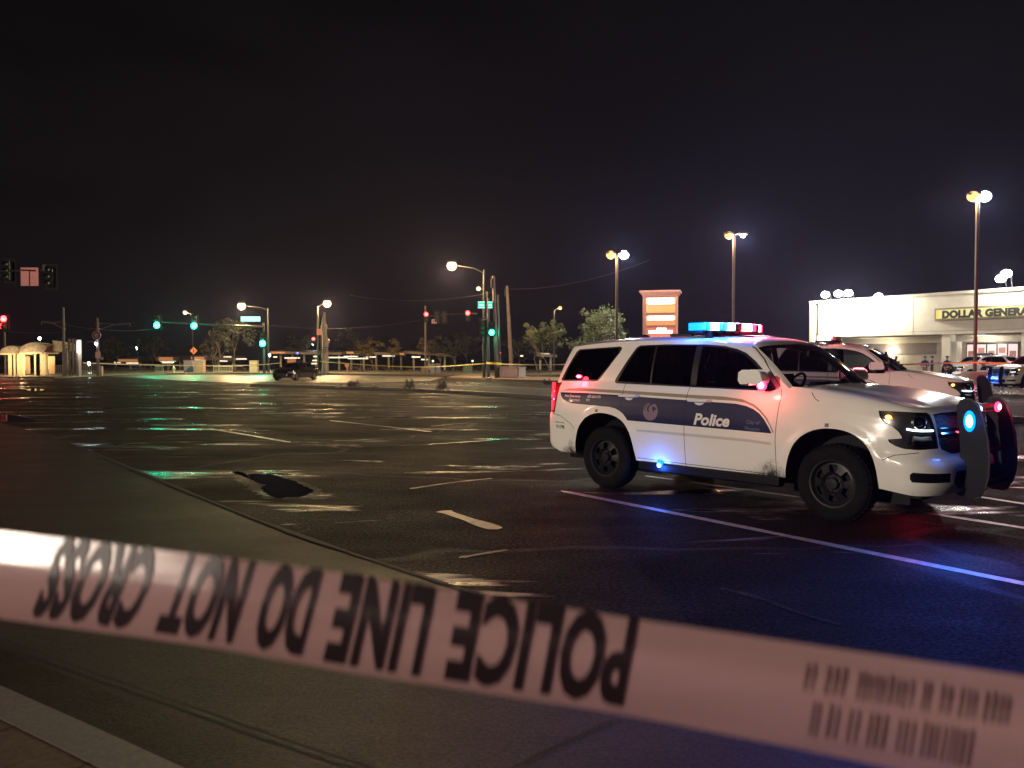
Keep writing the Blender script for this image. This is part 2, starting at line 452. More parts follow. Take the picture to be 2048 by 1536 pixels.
# ================================================================ police SUV
SUV = dict(na=88, nb=56, nl=26, ng=14, nh=12, nr=10,
    rear=[(-4.02, 0, 0), (-4.01, -.45, 0), (-3.99, -.75, 0), (-3.95, -.90, 0), (-3.86, -.975, 0), (-3.6, -.995, 0), (-3.0, -1.0, 0), (-1.8, -1.0, 0), (-1.0, -1.0, 0), (-.5, -1.0, 0)],
    front=[(-.5, -1.0, 0), (0, -1.0, 0), (.3, -1.0, 0), (.52, -.99, 0), (.70, -.95, 0), (.82, -.86, 0), (.89, -.70, 0), (.925, -.5, 0), (.945, -.25, 0), (.95, 0, 0)],
    zb=[(-4.02, .46), (-3.9, .44), (-3.75, .385), (-3.4, .385), (.5, .385), (.75, .345), (.95, .35)],
    zt=[(-4.02, 1.28), (-3.7, 1.295), (-3, 1.30), (-.5, 1.295), (-.1, 1.265), (.3, 1.215), (.6, 1.165), (.8, 1.13), (.95, 1.12)],
    zn=1.30, fw=(.35, .85), rw=(-4.0, -3.8),
    off=[(.38, .035), (.45, .018), (.58, .004), (.74, -.012), (.92, -.014), (1.06, .0), (1.12, .012), (1.17, .02), (1.2, .034), (1.25, .045), (1.3, .085)],
    offf=[(.38, -.03), (.42, -.055), (.5, -.075), (.70, -.075), (.76, -.055), (.80, -.0), (.86, .0), (1.1, .012), (1.2, .02), (1.26, .03), (1.3, .07)],
    offr=[(.4, .02), (.45, -.02), (.5, -.05), (.86, -.05), (.92, -.01), (.97, .0), (1.2, .02), (1.3, .06)],
    arch=[(0, .40, .52), (-2.946, .41, .52)],
    cowl=[(-.455, -.84, 1.305), (-.38, -.62, 1.325), (-.32, -.35, 1.335), (-.30, 0, 1.34)],
    troof=[(-3.82, 0, 1.80), (-3.81, -.45, 1.79), (-3.78, -.66, 1.765), (-3.70, -.755, 1.755), (-3.3, -.765, 1.80), (-2.6, -.77, 1.825), (-1.8, -.77, 1.815), (-1.4, -.76, 1.79), (-1.05, -.735, 1.735)],
    tws=[(-1.05, -.735, 1.735), (-1.01, -.68, 1.765), (-.99, -.4, 1.79), (-.975, 0, 1.80)],
    spine=(-3.5, -1.35), crown=[(-3.5, 1.86), (-3.0, 1.885), (-2.4, 1.895), (-1.8, 1.885), (-1.35, 1.855)],
    bul=.022, hoodb=.022, hoodc=.018)
def p3d(pl, y): return [(x, y, z) for x, z in pl]
def build_suv():
    root = thing('police_suv', (0, 0, 0), 'x', 'police car')
    bm, lay, li, lj, a, N = shell(SUV)
    base = BVHTree.FromBMesh(bm)
    Y = (0, 1, 0)
    side = lambda f: f[lay] in (0, 1) and abs(f.normal.y) > .45 and f.calc_center_median().y < -.5
    wallp = lambda f: f[lay] == 0 and f.calc_center_median().y < -.5
    # 1 blue 2 tan 3 grey 4 gap | 5 trim | 6 rear glass 7 front side glass 8 windshield 9 back glass | 10 headlight 11 taillight | 12 removed | 13 grille 14 dark insert
    blue = [(-3.73, 1.165), (-3.715, 1.12), (-3.67, 1.08), (-3.6, 1.05), (-3.5, 1.03), (-3.2, 1.02), (-2.85, 1.01), (-2.76, .995), (-2.69, .97), (-2.63, .935), (-2.585, .89), (-2.56, .86), (-.64, .83), (-.68, .90), (-.73, .97), (-.79, 1.03), (-.86, 1.07), (-.95, 1.10), (-1.08, 1.12), (-1.39, 1.128), (-1.74, 1.135), (-2.4, 1.15), (-2.72, 1.16), (-3.3, 1.168)]
    tan = [(-3.71, 1.19), (-3.58, 1.215), (-3.4, 1.228), (-3.2, 1.226), (-2.72, 1.218), (-2.05, 1.205), (-1.73, 1.198), (-1.23, 1.19), (-1.01, 1.17), (-.86, 1.12), (-.78, 1.07), (-.70, .99), (-.65, .91), (-.615, .84),
           (-.63, .84), (-.67, .92), (-.725, .99), (-.79, 1.05), (-.87, 1.10), (-.97, 1.135), (-1.1, 1.15), (-1.39, 1.155), (-1.74, 1.16), (-2.4, 1.175), (-3.2, 1.19)]
    grey = [(-2.42, .762), (-1.74, .762), (-.9, .752), (-.65, .735), (-.65, .71), (-.9, .722), (-1.74, .73), (-2.42, .738)]
    cut(bm, p3d(grey, -1), Y, side, 3); cut(bm, p3d(blue, -1), Y, side, 1); cut(bm, p3d(tan, -1), Y, side, 2)
    gaps = [[(-1.735, .385), (-1.735, 1.0), (-1.725, 1.2), (-1.71, 1.28)], [(-.60, .385), (-.60, .8), (-.575, 1.1), (-.56, 1.22), (-.60, 1.33)],
            [(-2.665, 1.31), (-2.67, 1.1), (-2.66, .95)], [(-2.42, .42), (-2.0, .41), (-1.2, .405), (-.62, .40)],
            [(-.25, 1.265), (-.19, 1.20), (-.15, 1.18)], [(.78, .74), (.6, .71), (.5, .66)], [(-3.88, .885), (-3.7, .86), (-3.5, .76), (-3.44, .70)]]
    for g in gaps: cut(bm, p3d(strip(g, .0065), -1), Y, wallp, 4)
    doorline = [(-1.15, 1.79), (-1.0, 1.715), (-.86, 1.60), (-.74, 1.47), (-.65, 1.37), (-.60, 1.31)]
    cut(bm, p3d(strip(doorline, .009), -1), Y, side, 4)
    for k, q in enumerate([[(-3.56, 1.725), (-2.86, 1.755), (-2.82, 1.735), (-2.84, 1.68), (-2.99, 1.48), (-3.09, 1.36), (-3.13, 1.325), (-3.20, 1.315), (-3.76, 1.312), (-3.79, 1.33), (-3.68, 1.54), (-3.60, 1.70)],
              [(-2.54, 1.765), (-2.59, 1.74), (-2.71, 1.55), (-2.84, 1.345), (-2.845, 1.315), (-2.82, 1.30), (-1.64, 1.28), (-.70, 1.265), (-.65, 1.28), (-.66, 1.31), (-.79, 1.45), (-.94, 1.575), (-1.08, 1.665), (-1.2, 1.71), (-1.36, 1.745), (-1.6, 1.765), (-2.1, 1.772)]]):
        cut(bm, p3d(q, -.87), Y, side, 5)
    panes = [([(-3.54, 1.71), (-2.88, 1.738), (-2.86, 1.68), (-3.01, 1.48), (-3.14, 1.335), (-3.74, 1.328), (-3.66, 1.52)], 6),
             ([(-2.52, 1.75), (-2.56, 1.73), (-2.68, 1.54), (-2.80, 1.325), (-2.30, 1.31), (-2.30, 1.753)], 6), ([(-2.275, 1.753), (-2.275, 1.31), (-1.72, 1.295), (-1.72, 1.753)], 6),
             ([(-1.64, 1.748), (-1.64, 1.295), (-.72, 1.282), (-.70, 1.31), (-.82, 1.44), (-.96, 1.555), (-1.1, 1.645), (-1.22, 1.69), (-1.37, 1.728)], 7)]
    for q, m_ in panes: cut(bm, p3d(q, -.87), Y, side, m_, only=(5,))
    for f in bm.faces:
        if f[lay] == 1 and f[li] >= a+3 and f.material_index == 0:
            j = f[lj]
            f.material_index = 8 if (0 <= j <= 12) else 0
        if f[lay] == 1 and f[li] < 16 and 1 <= f[lj] <= 11: f.material_index = 9
    D = Vector((.374, -.927, 0))
    cp = lambda f: f[lay] in (0, 2) and f.calc_center_median().x > .2 and f.calc_center_median().y < -.3
    hl = [(.44, 1.115), (.455, 1.05), (.50, 1.005), (.57, .975), (.63, .925), (.655, .885), (.66, .868), (.53, .852), (.545, .825), (.60, .795), (.68, .772), (.80, .765), (.985, .775), (.975, .85), (.95, .97), (.905, 1.085), (.88, 1.105), (.7, 1.112)]
    cut(bm, p3d(hl, -.97), D, cp, 10)
    slot = [(.755, .475), (.735, .50), (.735, .545), (.76, .565), (1.10, .55), (1.10, .465)]
    cut(bm, p3d(slot, -.97), D, cp, 14)
    tl = [(-3.765, 1.325), (-3.775, 1.2), (-3.80, 1.0), (-3.815, .895), (-4.1, .90), (-4.1, 1.30)]
    rp = lambda f: f[lay] == 0 and f.calc_center_median().x < -3.6 and f.calc_center_median().y < -.72
    cut(bm, p3d(tl, -.97), Y, rp, 11)
    fp = lambda f: f[lay] == 0 and f.calc_center_median().x > .7
    X = (1, 0, 0)
    cut(bm, [(1, y, z) for y, z in [(0, .715), (-.50, .715), (-.66, .76), (-.69, .80), (-.735, 1.09), (-.60, 1.10), (0, 1.105)]], X, fp, 13, only=(0,))
    cut(bm, [(1, y, z) for y, z in [(0, .40), (-.52, .40), (-.60, .46), (-.56, .56), (0, .57)]], X, fp, 14, only=(0,))
    for wx, pl in ((0, [(-.505, .2), (-.495, .42), (-.465, .58), (-.40, .73), (-.30, .84), (-.15, .91), (.02, .928), (.2, .90), (.33, .82), (.41, .70), (.45, .55), (.47, .36), (.475, .2)]),
                   (1, [(-3.44, .2), (-3.44, .45), (-3.41, .62), (-3.34, .76), (-3.23, .87), (-3.08, .928), (-2.9, .935), (-2.72, .90), (-2.60, .83), (-2.52, .72), (-2.48, .58), (-2.44, .4), (-2.43, .2)])):
        pl = [tuple(q)[:2] for q in chaik([(x, z, 0) for x, z in pl], 2)]
        cut(bm, p3d(pl, -1), Y, wallp, 12)
    bm.verts.index_update(); bm.normal_update()
    mats = [WHITE, BLUE, TAN, GREYV, GAP]
    body = split_out(bm, (0, 1, 2, 3, 4), 1, 'body', mats, root, remap={i: i for i in range(5)})
    for s in (1, 2):
        pass
    for s in (0, 2):
        split_out(bm, (5,), s, 'window_trim', [TRIM], root, -.002)
        split_out(bm, (6,), s, 'rear_side_window', [GL_REAR], root, .004)
        split_out(bm, (7,), s, 'front_side_window', [GL_SIDE], root, .004)
        h = split_out(bm, (10,), s, 'headlight', [mat('headlight_housing', (.16, .16, .17), .16, metal=.8)], root, .035)
        split_out(bm, (10,), s, 'lens', [LENS], h, -.001)
        t = split_out(bm, (11,), s, 'taillight', [REDL], root, -.003)
    split_out(bm, (8,), 1, 'windshield', [GL_FRONT], root, .004)
    split_out(bm, (9,), 1, 'rear_window', [GL_REAR], root, .004)
    split_out(bm, (13,), 1, 'grille', [mat('grille_mesh', (.012, .012, .014), .35, bump=.8, bscale=60)], root, .03)
    split_out(bm, (14,), 1, 'bumper_insert', [BLACK], root, .012)
    split_out(bm, (0, 1, 2, 3, 4), 1, 'interior_lining', [DARKIN], root, .045)
    def hit(x, z, d=D):
        o = Vector((x, -.97, z))+d*2; h_ = base.ray_cast(o, -d); return (h_[0], h_[1]) if h_[0] else (Vector((x, -.97, z)), d)
    def flip(o):
        pass
    for s in (-1, 1):
        hd = [c for c in root.children if c.name.split('.')[0] == 'headlight'][0 if s < 0 else 1]
        S_ = Matrix.Diagonal((1, -1 if s > 0 else 1, 1, 1))
        # projector ring, light strip, amber lamp, all seated in the housing
        p, n = hit(.82, 1.015); q = n.to_track_quat('Y', 'Z').to_matrix().to_4x4()
        m = MB(); m.lathe([(.062, -.03), (.066, .004), (.058, .01), (.05, .0), (.045, -.025), (.001, -.03)], 28, S_ @ Matrix.Translation(p-n*.014) @ q, axis='y'); m.build('projector', CHROME, hd, smooth=True)
        m = MB(); m.ball((0, 0, 0), .043, 8, (1, .5, 1)); 
        for i in range(len(m.v)): m.v[i] = tuple((S_ @ Matrix.Translation(p-n*.02) @ q) @ Vector(m.v[i]))
        m.build('projector_lens', mat('dark_lens_glass', (.12, .13, .15), .05, coat=1), hd, smooth=True)
        m = MB(); pts = [hit(x, z)[0]-hit(x, z)[1]*.012 for x, z in ((.70, .955), (.76, .945), (.84, .94), (.90, .94), (.945, .94))]
        pts = [S_ @ q_ for q_ in pts]; m.tube(pts, .010, 8); m.build('light_strip', G_DRL, hd, smooth=True)
        m = MB(); pts = [hit(x, z)[0]-hit(x, z)[1]*.016 for x, z in ((.71, .80), (.73, .84), (.745, .93))]; m.tube([S_ @ q_ for q_ in pts], .008, 6)
        pts = [hit(x, z)[0]-hit(x, z)[1]*.016 for x, z in ((.70, .80), (.82, .79), (.95, .80))]; m.tube([S_ @ q_ for q_ in pts], .007, 6); m.build('bezel', CHROME, hd, smooth=True)
        m = MB(); pts = [hit(x, z)[0]-hit(x, z)[1]*.026 for x, z in ((.76, .86), (.84, .85), (.93, .855))]; m.tube([S_ @ q_ for q_ in pts], .032, 8); m.build('reflector', mat('satin_reflector', (.45, .44, .46), .3, metal=.85), hd, smooth=True)
        p, n = hit(.53, 1.06); m = MB(); m.ball(S_ @ (p-n*.004), .021, 7, (1.3, 1.0, .9)); m.build('turn_signal', G_AMB, hd, smooth=True)
        tail = [c for c in root.children if c.name.split('.')[0] == 'taillight'][0 if s < 0 else 1]
        m = MB()
        for z0, z1 in ((1.29, 1.20), (1.18, 1.08), (1.06, .93)):
            A = [(-3.845-(1.3-z)*.05, s*.972, z) for z in (z0, (z0+z1)/2, z1)]; m.tube(A, .022, 8)
        m.build('light_strip', G_TAIL, tail, smooth=True)
        # mirror
        m = MB(); cr_ = [(-.97, 1.355), (-.99, 1.38), (-.985, 1.45), (-.95, 1.475), (-.78, 1.475), (-.735, 1.46), (-.705, 1.385), (-.72, 1.36)]
        c0 = (-.86, s*1.13)
        mm = MB(); mm.prism([((x+.86)*.78, z) for x, z in cr_], -.125, .125, M=Matrix.Translation((-.80, s*1.115, 0)) @ Matrix.Rotation(s*R(-12), 4, 'Z'), plane='xz')
        mir = mm.build('door_mirror', WHITE, root, bevel=.014, smooth=True)
        mm = MB(); mm.box((-.82, s*1.115, 1.345), (.09, .25, .035)); mm.tube([(-.82, s*1.0, 1.35), (-.80, s*.90, 1.33)], .035, 8); mm.build('mirror_arm', TRIM, mir, bevel=.008)
        mm = MB(); mm.box((-.905, s*1.115, 1.42), (.012, .23, .095)); mm.build('mirror_glass', CHROME, mir)
        for hx, hz_ in ((-1.55, 1.125), (-2.56, 1.145)):
            p, n = hit(hx, hz_, Vector((0, -1, 0)))
            m = MB(); y = p.y*(-s)
            m.tube([(hx-.145, s*abs(p.y)*.995, hz_+.01), (hx-.12, s*(abs(p.y)+.035), hz_+.012), (hx, s*(abs(p.y)+.045), hz_+.012), (hx+.12, s*(abs(p.y)+.035), hz_+.012), (hx+.145, s*abs(p.y)*.995, hz_+.01)], .019, 8)
            m.ball((hx, s*abs(p.y), hz_-.012), .05, 8, (1.3, .25, .75)); m.build('door_handle', WHITE, root, smooth=True)
        m = MB(); m.box((-1.49, s*.93, .33), (1.85, .12, .11)); m.build('sill', BLACK, root, bevel=.02)
        m = MB(); m.box((-2.1, s*.56, 1.885), (.30, .07, .035)); m.build('roof_mount', TRIM, root, bevel=.008)
        # wheel housings
        for wx in (0, -2.946):
            m = MB(); pl = []
            for k in range(19): t = pi*k/18; pl.append((wx-.015+.50*cos(t), .40+.53*sin(t)))
            vs = [(x, s*.985, z) for x, z in pl]+[(x, s*.60, z) for x, z in pl]; m.add(vs, [(k, k+1, 20+k, 19+k) for k in range(18)])
            m.add([(wx-.6, s*.62, .2), (wx+.6, s*.62, .2), (wx+.6, s*.62, 1.0), (wx-.6, s*.62, 1.0)], [(0, 1, 2, 3)]); m.build('wheel_housing', BLACK, root)
            wheel(root, wx, s*.865, s, steer=0, r=.378)
        # seats
        m = MB(); sy = s*.42
        m.box((-1.72, sy, .98), (.50, .48, .16)); m.box((-2.0, sy, 1.25), (.16, .48, .58), M=Matrix.Translation((-2.0, sy, 1.0)) @ Matrix.Rotation(R(-12), 4, 'Y') @ Matrix.Translation((2.0, -sy, -1.0)))
        m.box((-2.1, sy, 1.60), (.10, .26, .17)); m.build('front_seat', DARKIN, root, bevel=.04, smooth=True)
        # pillar spotlight
        m = MB(); sx, syy, sz = -.62, s*.985, 1.475
        m.tube([(-.72, s*.86, 1.45), (sx, syy, sz)], .012, 6)
        q = Vector((1, s*-.1, .0)).to_track_quat('Z', 'Y').to_matrix().to_4x4()
        m.lathe([(.001, -.075), (.045, -.06), (.07, -.02), (.078, .02), (.076, .035)], 20, Matrix.Translation((sx, syy, sz)) @ q); sp = m.build('spotlight', TRIM, root, smooth=True)
        m = MB(); m.lathe([(.076, .034), (.04, .042), (.001, .045)], 20, Matrix.Translation((sx, syy, sz)) @ q); m.build('lamp_face', mat('spot_glass', (.55, .52, .45), .15, coat=1), sp, smooth=True)
    # steering wheel, dashboard, cage, rear bench
    m = MB(); c = Vector((-1.18, .42, 1.27)); q = Vector((-.85, 0, .5)).to_track_quat('Z', 'Y').to_matrix().to_4x4(); ring = []
    for k in range(25): t = 2*pi*k/24; ring.append((Matrix.Translation(c) @ q) @ Vector((.185*cos(t), .185*sin(t), 0)))
    m.tube(ring, .017, 8, cap=False)
    for t in (0, pi, -pi/2): m.tube([c, (Matrix.Translation(c) @ q) @ Vector((.18*cos(t), .18*sin(t), 0))], .022, 6)
    m.ball(c, .06, 6); m.build('steering_wheel', BLACK, root, smooth=True)
    m = MB(); m.prism([(-.42, 1.0), (-.38, 1.285), (-.62, 1.30), (-.86, 1.265), (-.92, 1.15), (-.9, .9)], -.86, .86, plane='xz'); m.prism([(-.60, 1.29), (-.63, 1.33), (-.86, 1.33), (-.9, 1.25)], .2, .62, plane='xz'); m.build('dashboard', DARKIN, root, bevel=.012)
    m = MB(); m.box((-1.15, .0, 1.22), (.32, .26, .02), M=None); m.box((-1.05, .0, 1.33), (.02, .30, .2)); m.tube([(-1.1, 0, 1.2), (-1.1, 0, .95)], .02, 6); m.build('computer', BLACK, root)
    m = MB(); m.box((-2.2, 0, 1.1), (.02, 1.5, .35))
    for k in range(15): m.tube([(-2.2, -.7+.1*k, 1.25), (-2.2, -.66+.094*k, 1.76)], .006, 5)
    m.box((-2.2, 0, 1.77), (.03, 1.35, .04)); m.build('cage_partition', BLACK, root)
    m = MB(); m.box((-3.0, 0, .95), (.5, 1.4, .2)); m.box((-3.25, 0, 1.25), (.14, 1.4, .6)); m.build('rear_seat', DARKIN, root, bevel=.04)
    m = MB(); m.box((-.72, 0, 1.665), (.03, .26, .07)); m.build('rear_view_mirror', BLACK, root, bevel=.01)
    m = MB(); m.box((-1.6, 0, .42), (4.6, 1.2, .3)); m.box((.3, 0, .8), (1.0, 1.1, .5)); m.box((-1.6, 0, .55), (4.4, 1.7, .04) if False else (1.8, 1.7, .04)); m.tube([(-3.6, -.4, .3), (-1.2, -.4, .3)], .05, 8); m.build('chassis', BLACK, root)
    # grille bars and badge
    m = MB()
    for z, h_ in ((.955, .022), (.905, .03), (1.085, .014)):
        pts = []
        for k in range(21):
            y = -.66+1.32*k/20; hh = base.ray_cast(Vector((2, -abs(y), z)), Vector((-1, 0, 0))); pts.append(((hh[0].x if hh[0] else .9)-.006, y, z))
        m.tube(pts, h_/2, 6)
    m.build('grille_bars', CHROME, root, smooth=True)
    # push bumper: two curved plates, crossbars
    pb = thing('push_bumper', (0, 0, 0), None, None); pb.parent = root
    prof = [(.93, .33), (.925, .55), (.965, .72), (.945, .95), (.93, 1.08), (.925, 1.15), (.95, 1.205), (1.0, 1.225), (1.05, 1.215), (1.10, 1.16), (1.15, 1.02), (1.185, .85), (1.20, .68), (1.195, .52), (1.17, .40), (1.13, .325), (1.08, .30), (1.0, .305)]
    for s in (-1, 1):
        m = MB(); m.prism(prof, s*.38-.012, s*.38+.012, plane='xz'); m.build('upright', BLACK, pb, bevel=.004)
        m = MB(); pts = [(x+.004, s*.38, z) for x, z in prof[6:17]]; m.tube(pts, .013, 8); m.build('rubber_edge', mat('edge_trim', (.06, .055, .06), .4), pb, smooth=True)
    for x, z, w_ in ((1.03, 1.15, .045), (1.12, .73, .035), (1.12, .42, .04), (1.02, 1.09, .02)):
        m = MB(); m.box((x, 0, z), (.03, .74, w_)); m.build('crossbar', BLACK, pb, bevel=.005)
    for s in (-1, 1):
        m = MB(); m.box((.96, s*.30, .5), (.16, .05, .12)); m.build('bracket', CHROME, pb)
    m = MB(); m.box((.985, 0, .52), (.015, .31, .16)); m.build('number_plate', mat('plate', (.35, .33, .40), .4), root, bevel=.004)
    # light bar: dark tray, lens modules
    lb = thing('light_bar', (-1.72, 0, 1.93), None, None); lb.parent = root
    def xb(y): return -.16*(abs(y)/.62)**2
    m = MB()
    for k in range(12):
        y = -.605+.11*k; m.box((xb(y), y, -.012), (.27, .112, .03))
    for s in (-1, 1): m.prism([(-.05, -.10), (.05, -.10), (.03, -.02), (-.03, -.02)], s*.56-.02, s*.56+.02, plane='xz')
    m.box((0, 0, -.05), (.1, .8, .05)); m.build('tray', BLACK, lb, bevel=.004)
    mods = [(-.56, G_BLUE), (-.45, G_BLUEW), (-.34, G_BLUE), (-.22, G_BLUEW), (-.10, BLACK), (.02, G_REDW), (.13, G_REDW), (.24, G_RED), (.35, BLACK), (.46, G_REDW), (.56, G_RED)]
    for y, mt in mods:
        m = MB(); m.box((xb(y), y, .050), (.25, .100, .090)); m.build('lens', mt, lb, bevel=.012, smooth=True)
    m = MB(); m.prism([(-1.50, 1.872), (-1.35, 1.862), (-1.33, 1.866), (-1.5, 1.882)], -.28, .28, plane='xz'); m.build('roof_console', BLACK, root)
    m = MB(); m.ball((-2.9, -.25, 1.885), .045, 6, (1.6, .8, .7)); m.build('antenna', BLACK, root, smooth=True)
    # lettering draped on both sides
    for s in (-1, 1):
        def put(txt, x0, z0, size, m_, nm='lettering', **k):
            vs, fs = text_tris(txt, size=size, **k)
            if s < 0: T = lambda p: (x0+p[0], z0+p[1])
            else:
                w_ = max(v[0] for v in vs); T = lambda p: (x0+w_-p[0], z0+p[1])
            drape(base, vs, fs, T, nm, m_, root, s)
        put('Police', -1.61, .872, .172, DECAL, shear=.22, bold=.006, sx=1.10, nm='police_lettering')
        put('City of', -.935, .915, .055, SILVERL, shear=.1, bold=.001, sx=1.0); put('Phoenix', -.955, .848, .055, SILVERL, bold=.001, sx=1.0)
        put('Non Emergency', -3.64, 1.108, .048, DECAL, shear=.2, bold=.0008, sx=.9); put('602-262-6151', -3.235, 1.112, .048, DECAL, shear=.2, bold=.0008, sx=.85)
        put('Emergency', -3.55, 1.060, .048, DECAL, shear=.2, bold=.0008, sx=.9); put('911', -3.25, 1.064, .048, DECAL, shear=.2, bold=.0008, sx=.9)
        put('911298', -3.78, .692, .066, DKLET, sx=.75); put('Call 911 for Police', -3.80, .762, .028, DKLET, sx=.8)
        # round bird emblem: disc with curved dark cut-outs for head and wings
        cx_, cz_ = -2.215, .985; n = 36
        vs = [(cx_, cz_)]+[(cx_+.108*cos(2*pi*k/n)*(1 if sin(2*pi*k/n) < .3 else 1.0), cz_+.108*sin(2*pi*k/n)) for k in range(n)]
        drape(base, vs, [(0, 1+k, 1+(k+1) % n) for k in range(n)], lambda p: p, 'emblem', PINKV, root, s, .0035)
        def arc(c, r0, r1, t0, t1, wd):
            P_ = []
            for k in range(9):
                t = t0+(t1-t0)*k/8; r = r0+(r1-r0)*k/8; P_.append((c[0]+r*cos(t), c[1]+r*sin(t)))
            A = []; 
            for k, p in enumerate(P_):
                w_ = wd*sin(pi*(k+.6)/9.2); q0 = P_[max(0, k-1)]; q1 = P_[min(8, k+1)]; dx, dy = q1[0]-q0[0], q1[1]-q0[1]; L_ = math.hypot(dx, dy)
                A.append((p[0]-dy/L_*w_, p[1]+dx/L_*w_)); A.append((p[0]+dy/L_*w_, p[1]-dx/L_*w_))
            return A, [(2*k, 2*k+1, 2*k+3, 2*k+2) for k in range(8)]
        av = []; af = []
        for g in (arc((cx_, cz_+.01), .075, .02, 1.2, 3.9, .013), arc((cx_, cz_+.0), .085, .05, .2, 1.15, .014), arc((cx_+.0, cz_+.01), .055, .03, -.4, .9, .01), arc((cx_, cz_), .10, .085, 1.7, 3.2, .006), arc((cx_, cz_), .098, .1, 1.1, 1.9, .016)):
            o = len(av); av += g[0]; af += [tuple(i+o for i in q) for q in g[1]]
        drape(base, av, af, lambda p: p, 'emblem', BLUE, root, s, .005)
        # scuffed door lettering and side reflector
        drape(base, [(.0, .93), (.04, .93), (.04, .965), (.0, .965)], [(0, 1, 2, 3)], lambda p: (p[0]-.06, p[1]+.005), 'side_marker', CLRL, root, s, .005)
        drape(base, [(-3.07, .94), (-3.03, .94), (-3.03, .975), (-3.07, .975)], [(0, 1, 2, 3)], lambda p: p, 'side_marker', CLRL, root, s, .005)
    bm.free()
    return root
suv = build_suv()
SUVP = [(3.863, 8.715, 0), R(-47.7)]
suv.location = SUVP[0]; suv.rotation_euler.z = SUVP[1]
# ---------------------------------------------------------------- emergency lights of the first SUV
def kids(o, n): return [c for c in o.children if c.name.split('.')[0] == n]
def lens_light(parent, loc, size, m, P=None, col=None, off=None, nm='warning_light'):
    b = MB(); b.ball(loc, 1, 8, size); o = b.build(nm, G_BLUE if m is G_BLUEW else G_RED, parent, smooth=True)
    d = Vector(off or (0, -1, 0)).normalized(); k = Vector((abs(d.x)*size[0], abs(d.y)*size[1], abs(d.z)*size[2])).length
    b = MB(); b.ball(Vector(loc)+d*k*.75, 1, 6, (size[0]*.6, size[1]*.6, size[2]*.6)); b.build('bulb', m, o, smooth=True)
    if P:
        q = Vector(loc)+Vector(off or (0, 0, 0)); lamp(nm+'_lamp', q, col, P, .04, parent)
    return o
CB, CR_ = (.03, .16, 1.0), (1.0, .03, .06)
suv2 = copy_tree(suv)
def drop(o):
    for c in list(o.children): drop(c)
    bpy.data.objects.remove(o)
for c in kids(suv, 'spotlight'): drop(c)
lens_light(suv, (-3.46, -.90, 1.375), (.055, .012, .024), G_REDW, 7, CR_, (0, -.12, 0), 'window_warning_light')
lens_light(suv, (-2.09, -.985, .375), (.045, .025, .042), G_BLUEW, 9, CB, (0, -.07, -.05), 'sill_warning_light')
lens_light(suv, (-.735, -1.055, 1.325), (.06, .025, .055), G_REDW, 6, (1, .10, .08), (.01, -.09, 0), 'mirror_warning_light')
lens_light(suv, (1.04, -.405, 1.02), (.052, .022, .10), G_BLUEW, 1.2, CB, (.02, -.10, 0), 'bumper_warning_light')
lens_light(suv, (1.07, -.26, 1.13), (.02, .06, .04), G_BLUEW, 1.5, CB, (.14, 0, 0), 'bumper_warning_light')
lens_light(suv, (1.07, .26, 1.13), (.02, .08, .05), G_REDW, 1.5, CR_, (.14, 0, 0), 'bumper_warning_light')
lens_light(suv, (1.04, .405, 1.02), (.034, .014, .06), G_REDW, 1.5, CR_, (.02, .10, 0), 'bumper_warning_light')
for y, c, P in ((-.58, CB, 60), (-.30, (.06, .25, 1), 40), (.02, (1, .35, .5), 60), (.25, (1, .2, .25), 120), (.52, (1, .22, .28), 330)):
    lamp('light_bar_lamp', (-1.72, y, 2.10), c, P, .05, suv)
lamp('light_bar_lamp', (-1.78, -.76, 1.97), CB, 15, .04, suv)
lamp('light_bar_lamp', (-1.45, .2, 1.96), CR_, 9, .04, suv)
lamp('bumper_spot', (1.10, -.44, 1.0), CB, 240, .05, suv, spot=95, rot=(.35, -1, -.42), blend=.9)
lamp('bumper_spot', (1.25, .2, 1.1), CR_, 60, .05, suv, spot=120, rot=(1, -.35, -.5), blend=.9)
lamp('taillight_lamp', (-4.12, -.93, 1.08), (1, .02, .07), 26, .05, suv); lamp('assumed_rear_lamp', (-4.25, -.2, 1.25), (1, .02, .08), 60, .06, suv, spot=130, rot=(-1, -.5, -.6), blend=.8); lamp('assumed_underbody_lamp', (.45, -.2, .2), (1, .02, .05), 4, .05, suv)  # rear and underbody lamps are assumed, unseen; they spill red onto the road
suv['label'] = 'largest white police SUV, blue stripe on its doors and blue and red light bar lit'
PG = 'white police SUVs at the scene'
suv['group'] = PG
# second SUV: light bar dark except one red end
def place(o, loc, rz, label): o.location = loc; o.rotation_euler.z = rz; o['label'] = label; o['group'] = PG
def relamp(o, fn):
    for k, c in enumerate(sorted(kids(kids(o, 'light_bar')[0], 'lens'), key=lambda q: q.name)):
        c.data = c.data.copy(); c.data.materials[0] = fn(k)
place(suv2, (8.35, 16.7, .05), R(-29), 'white police SUV with mostly dark light bar, half hidden behind the largest one')
relamp(suv2, lambda k: G_REDW if k == 0 else (REDL if k > 5 else CLRL))
suv3 = copy_tree(suv2); place(suv3, (25.9, 42.6, .0), R(190), 'white police SUV with glaring red light bar parked side-on near the shop')
relamp(suv3, lambda k: G_REDW if k > 4 else G_RED)
suv4 = copy_tree(suv2); place(suv4, (31.0, 57.0, .0), R(190), 'white police SUV behind the tall lamp post, partly hidden by the one with red lights')
relamp(suv4, lambda k: CLRL)
for o in (suv3, suv4):
    for c in kids(o, 'spotlight')+kids(o, 'front_seat')+kids(o, 'computer'): drop(c)
lamp('light_bar_lamp', (-1.72, -.3, 2.2), CR_, 450, .08, suv3); lamp('light_bar_lamp', (-1.0, -.5, 1.35), (1, .05, .05), 25, .08, suv3)
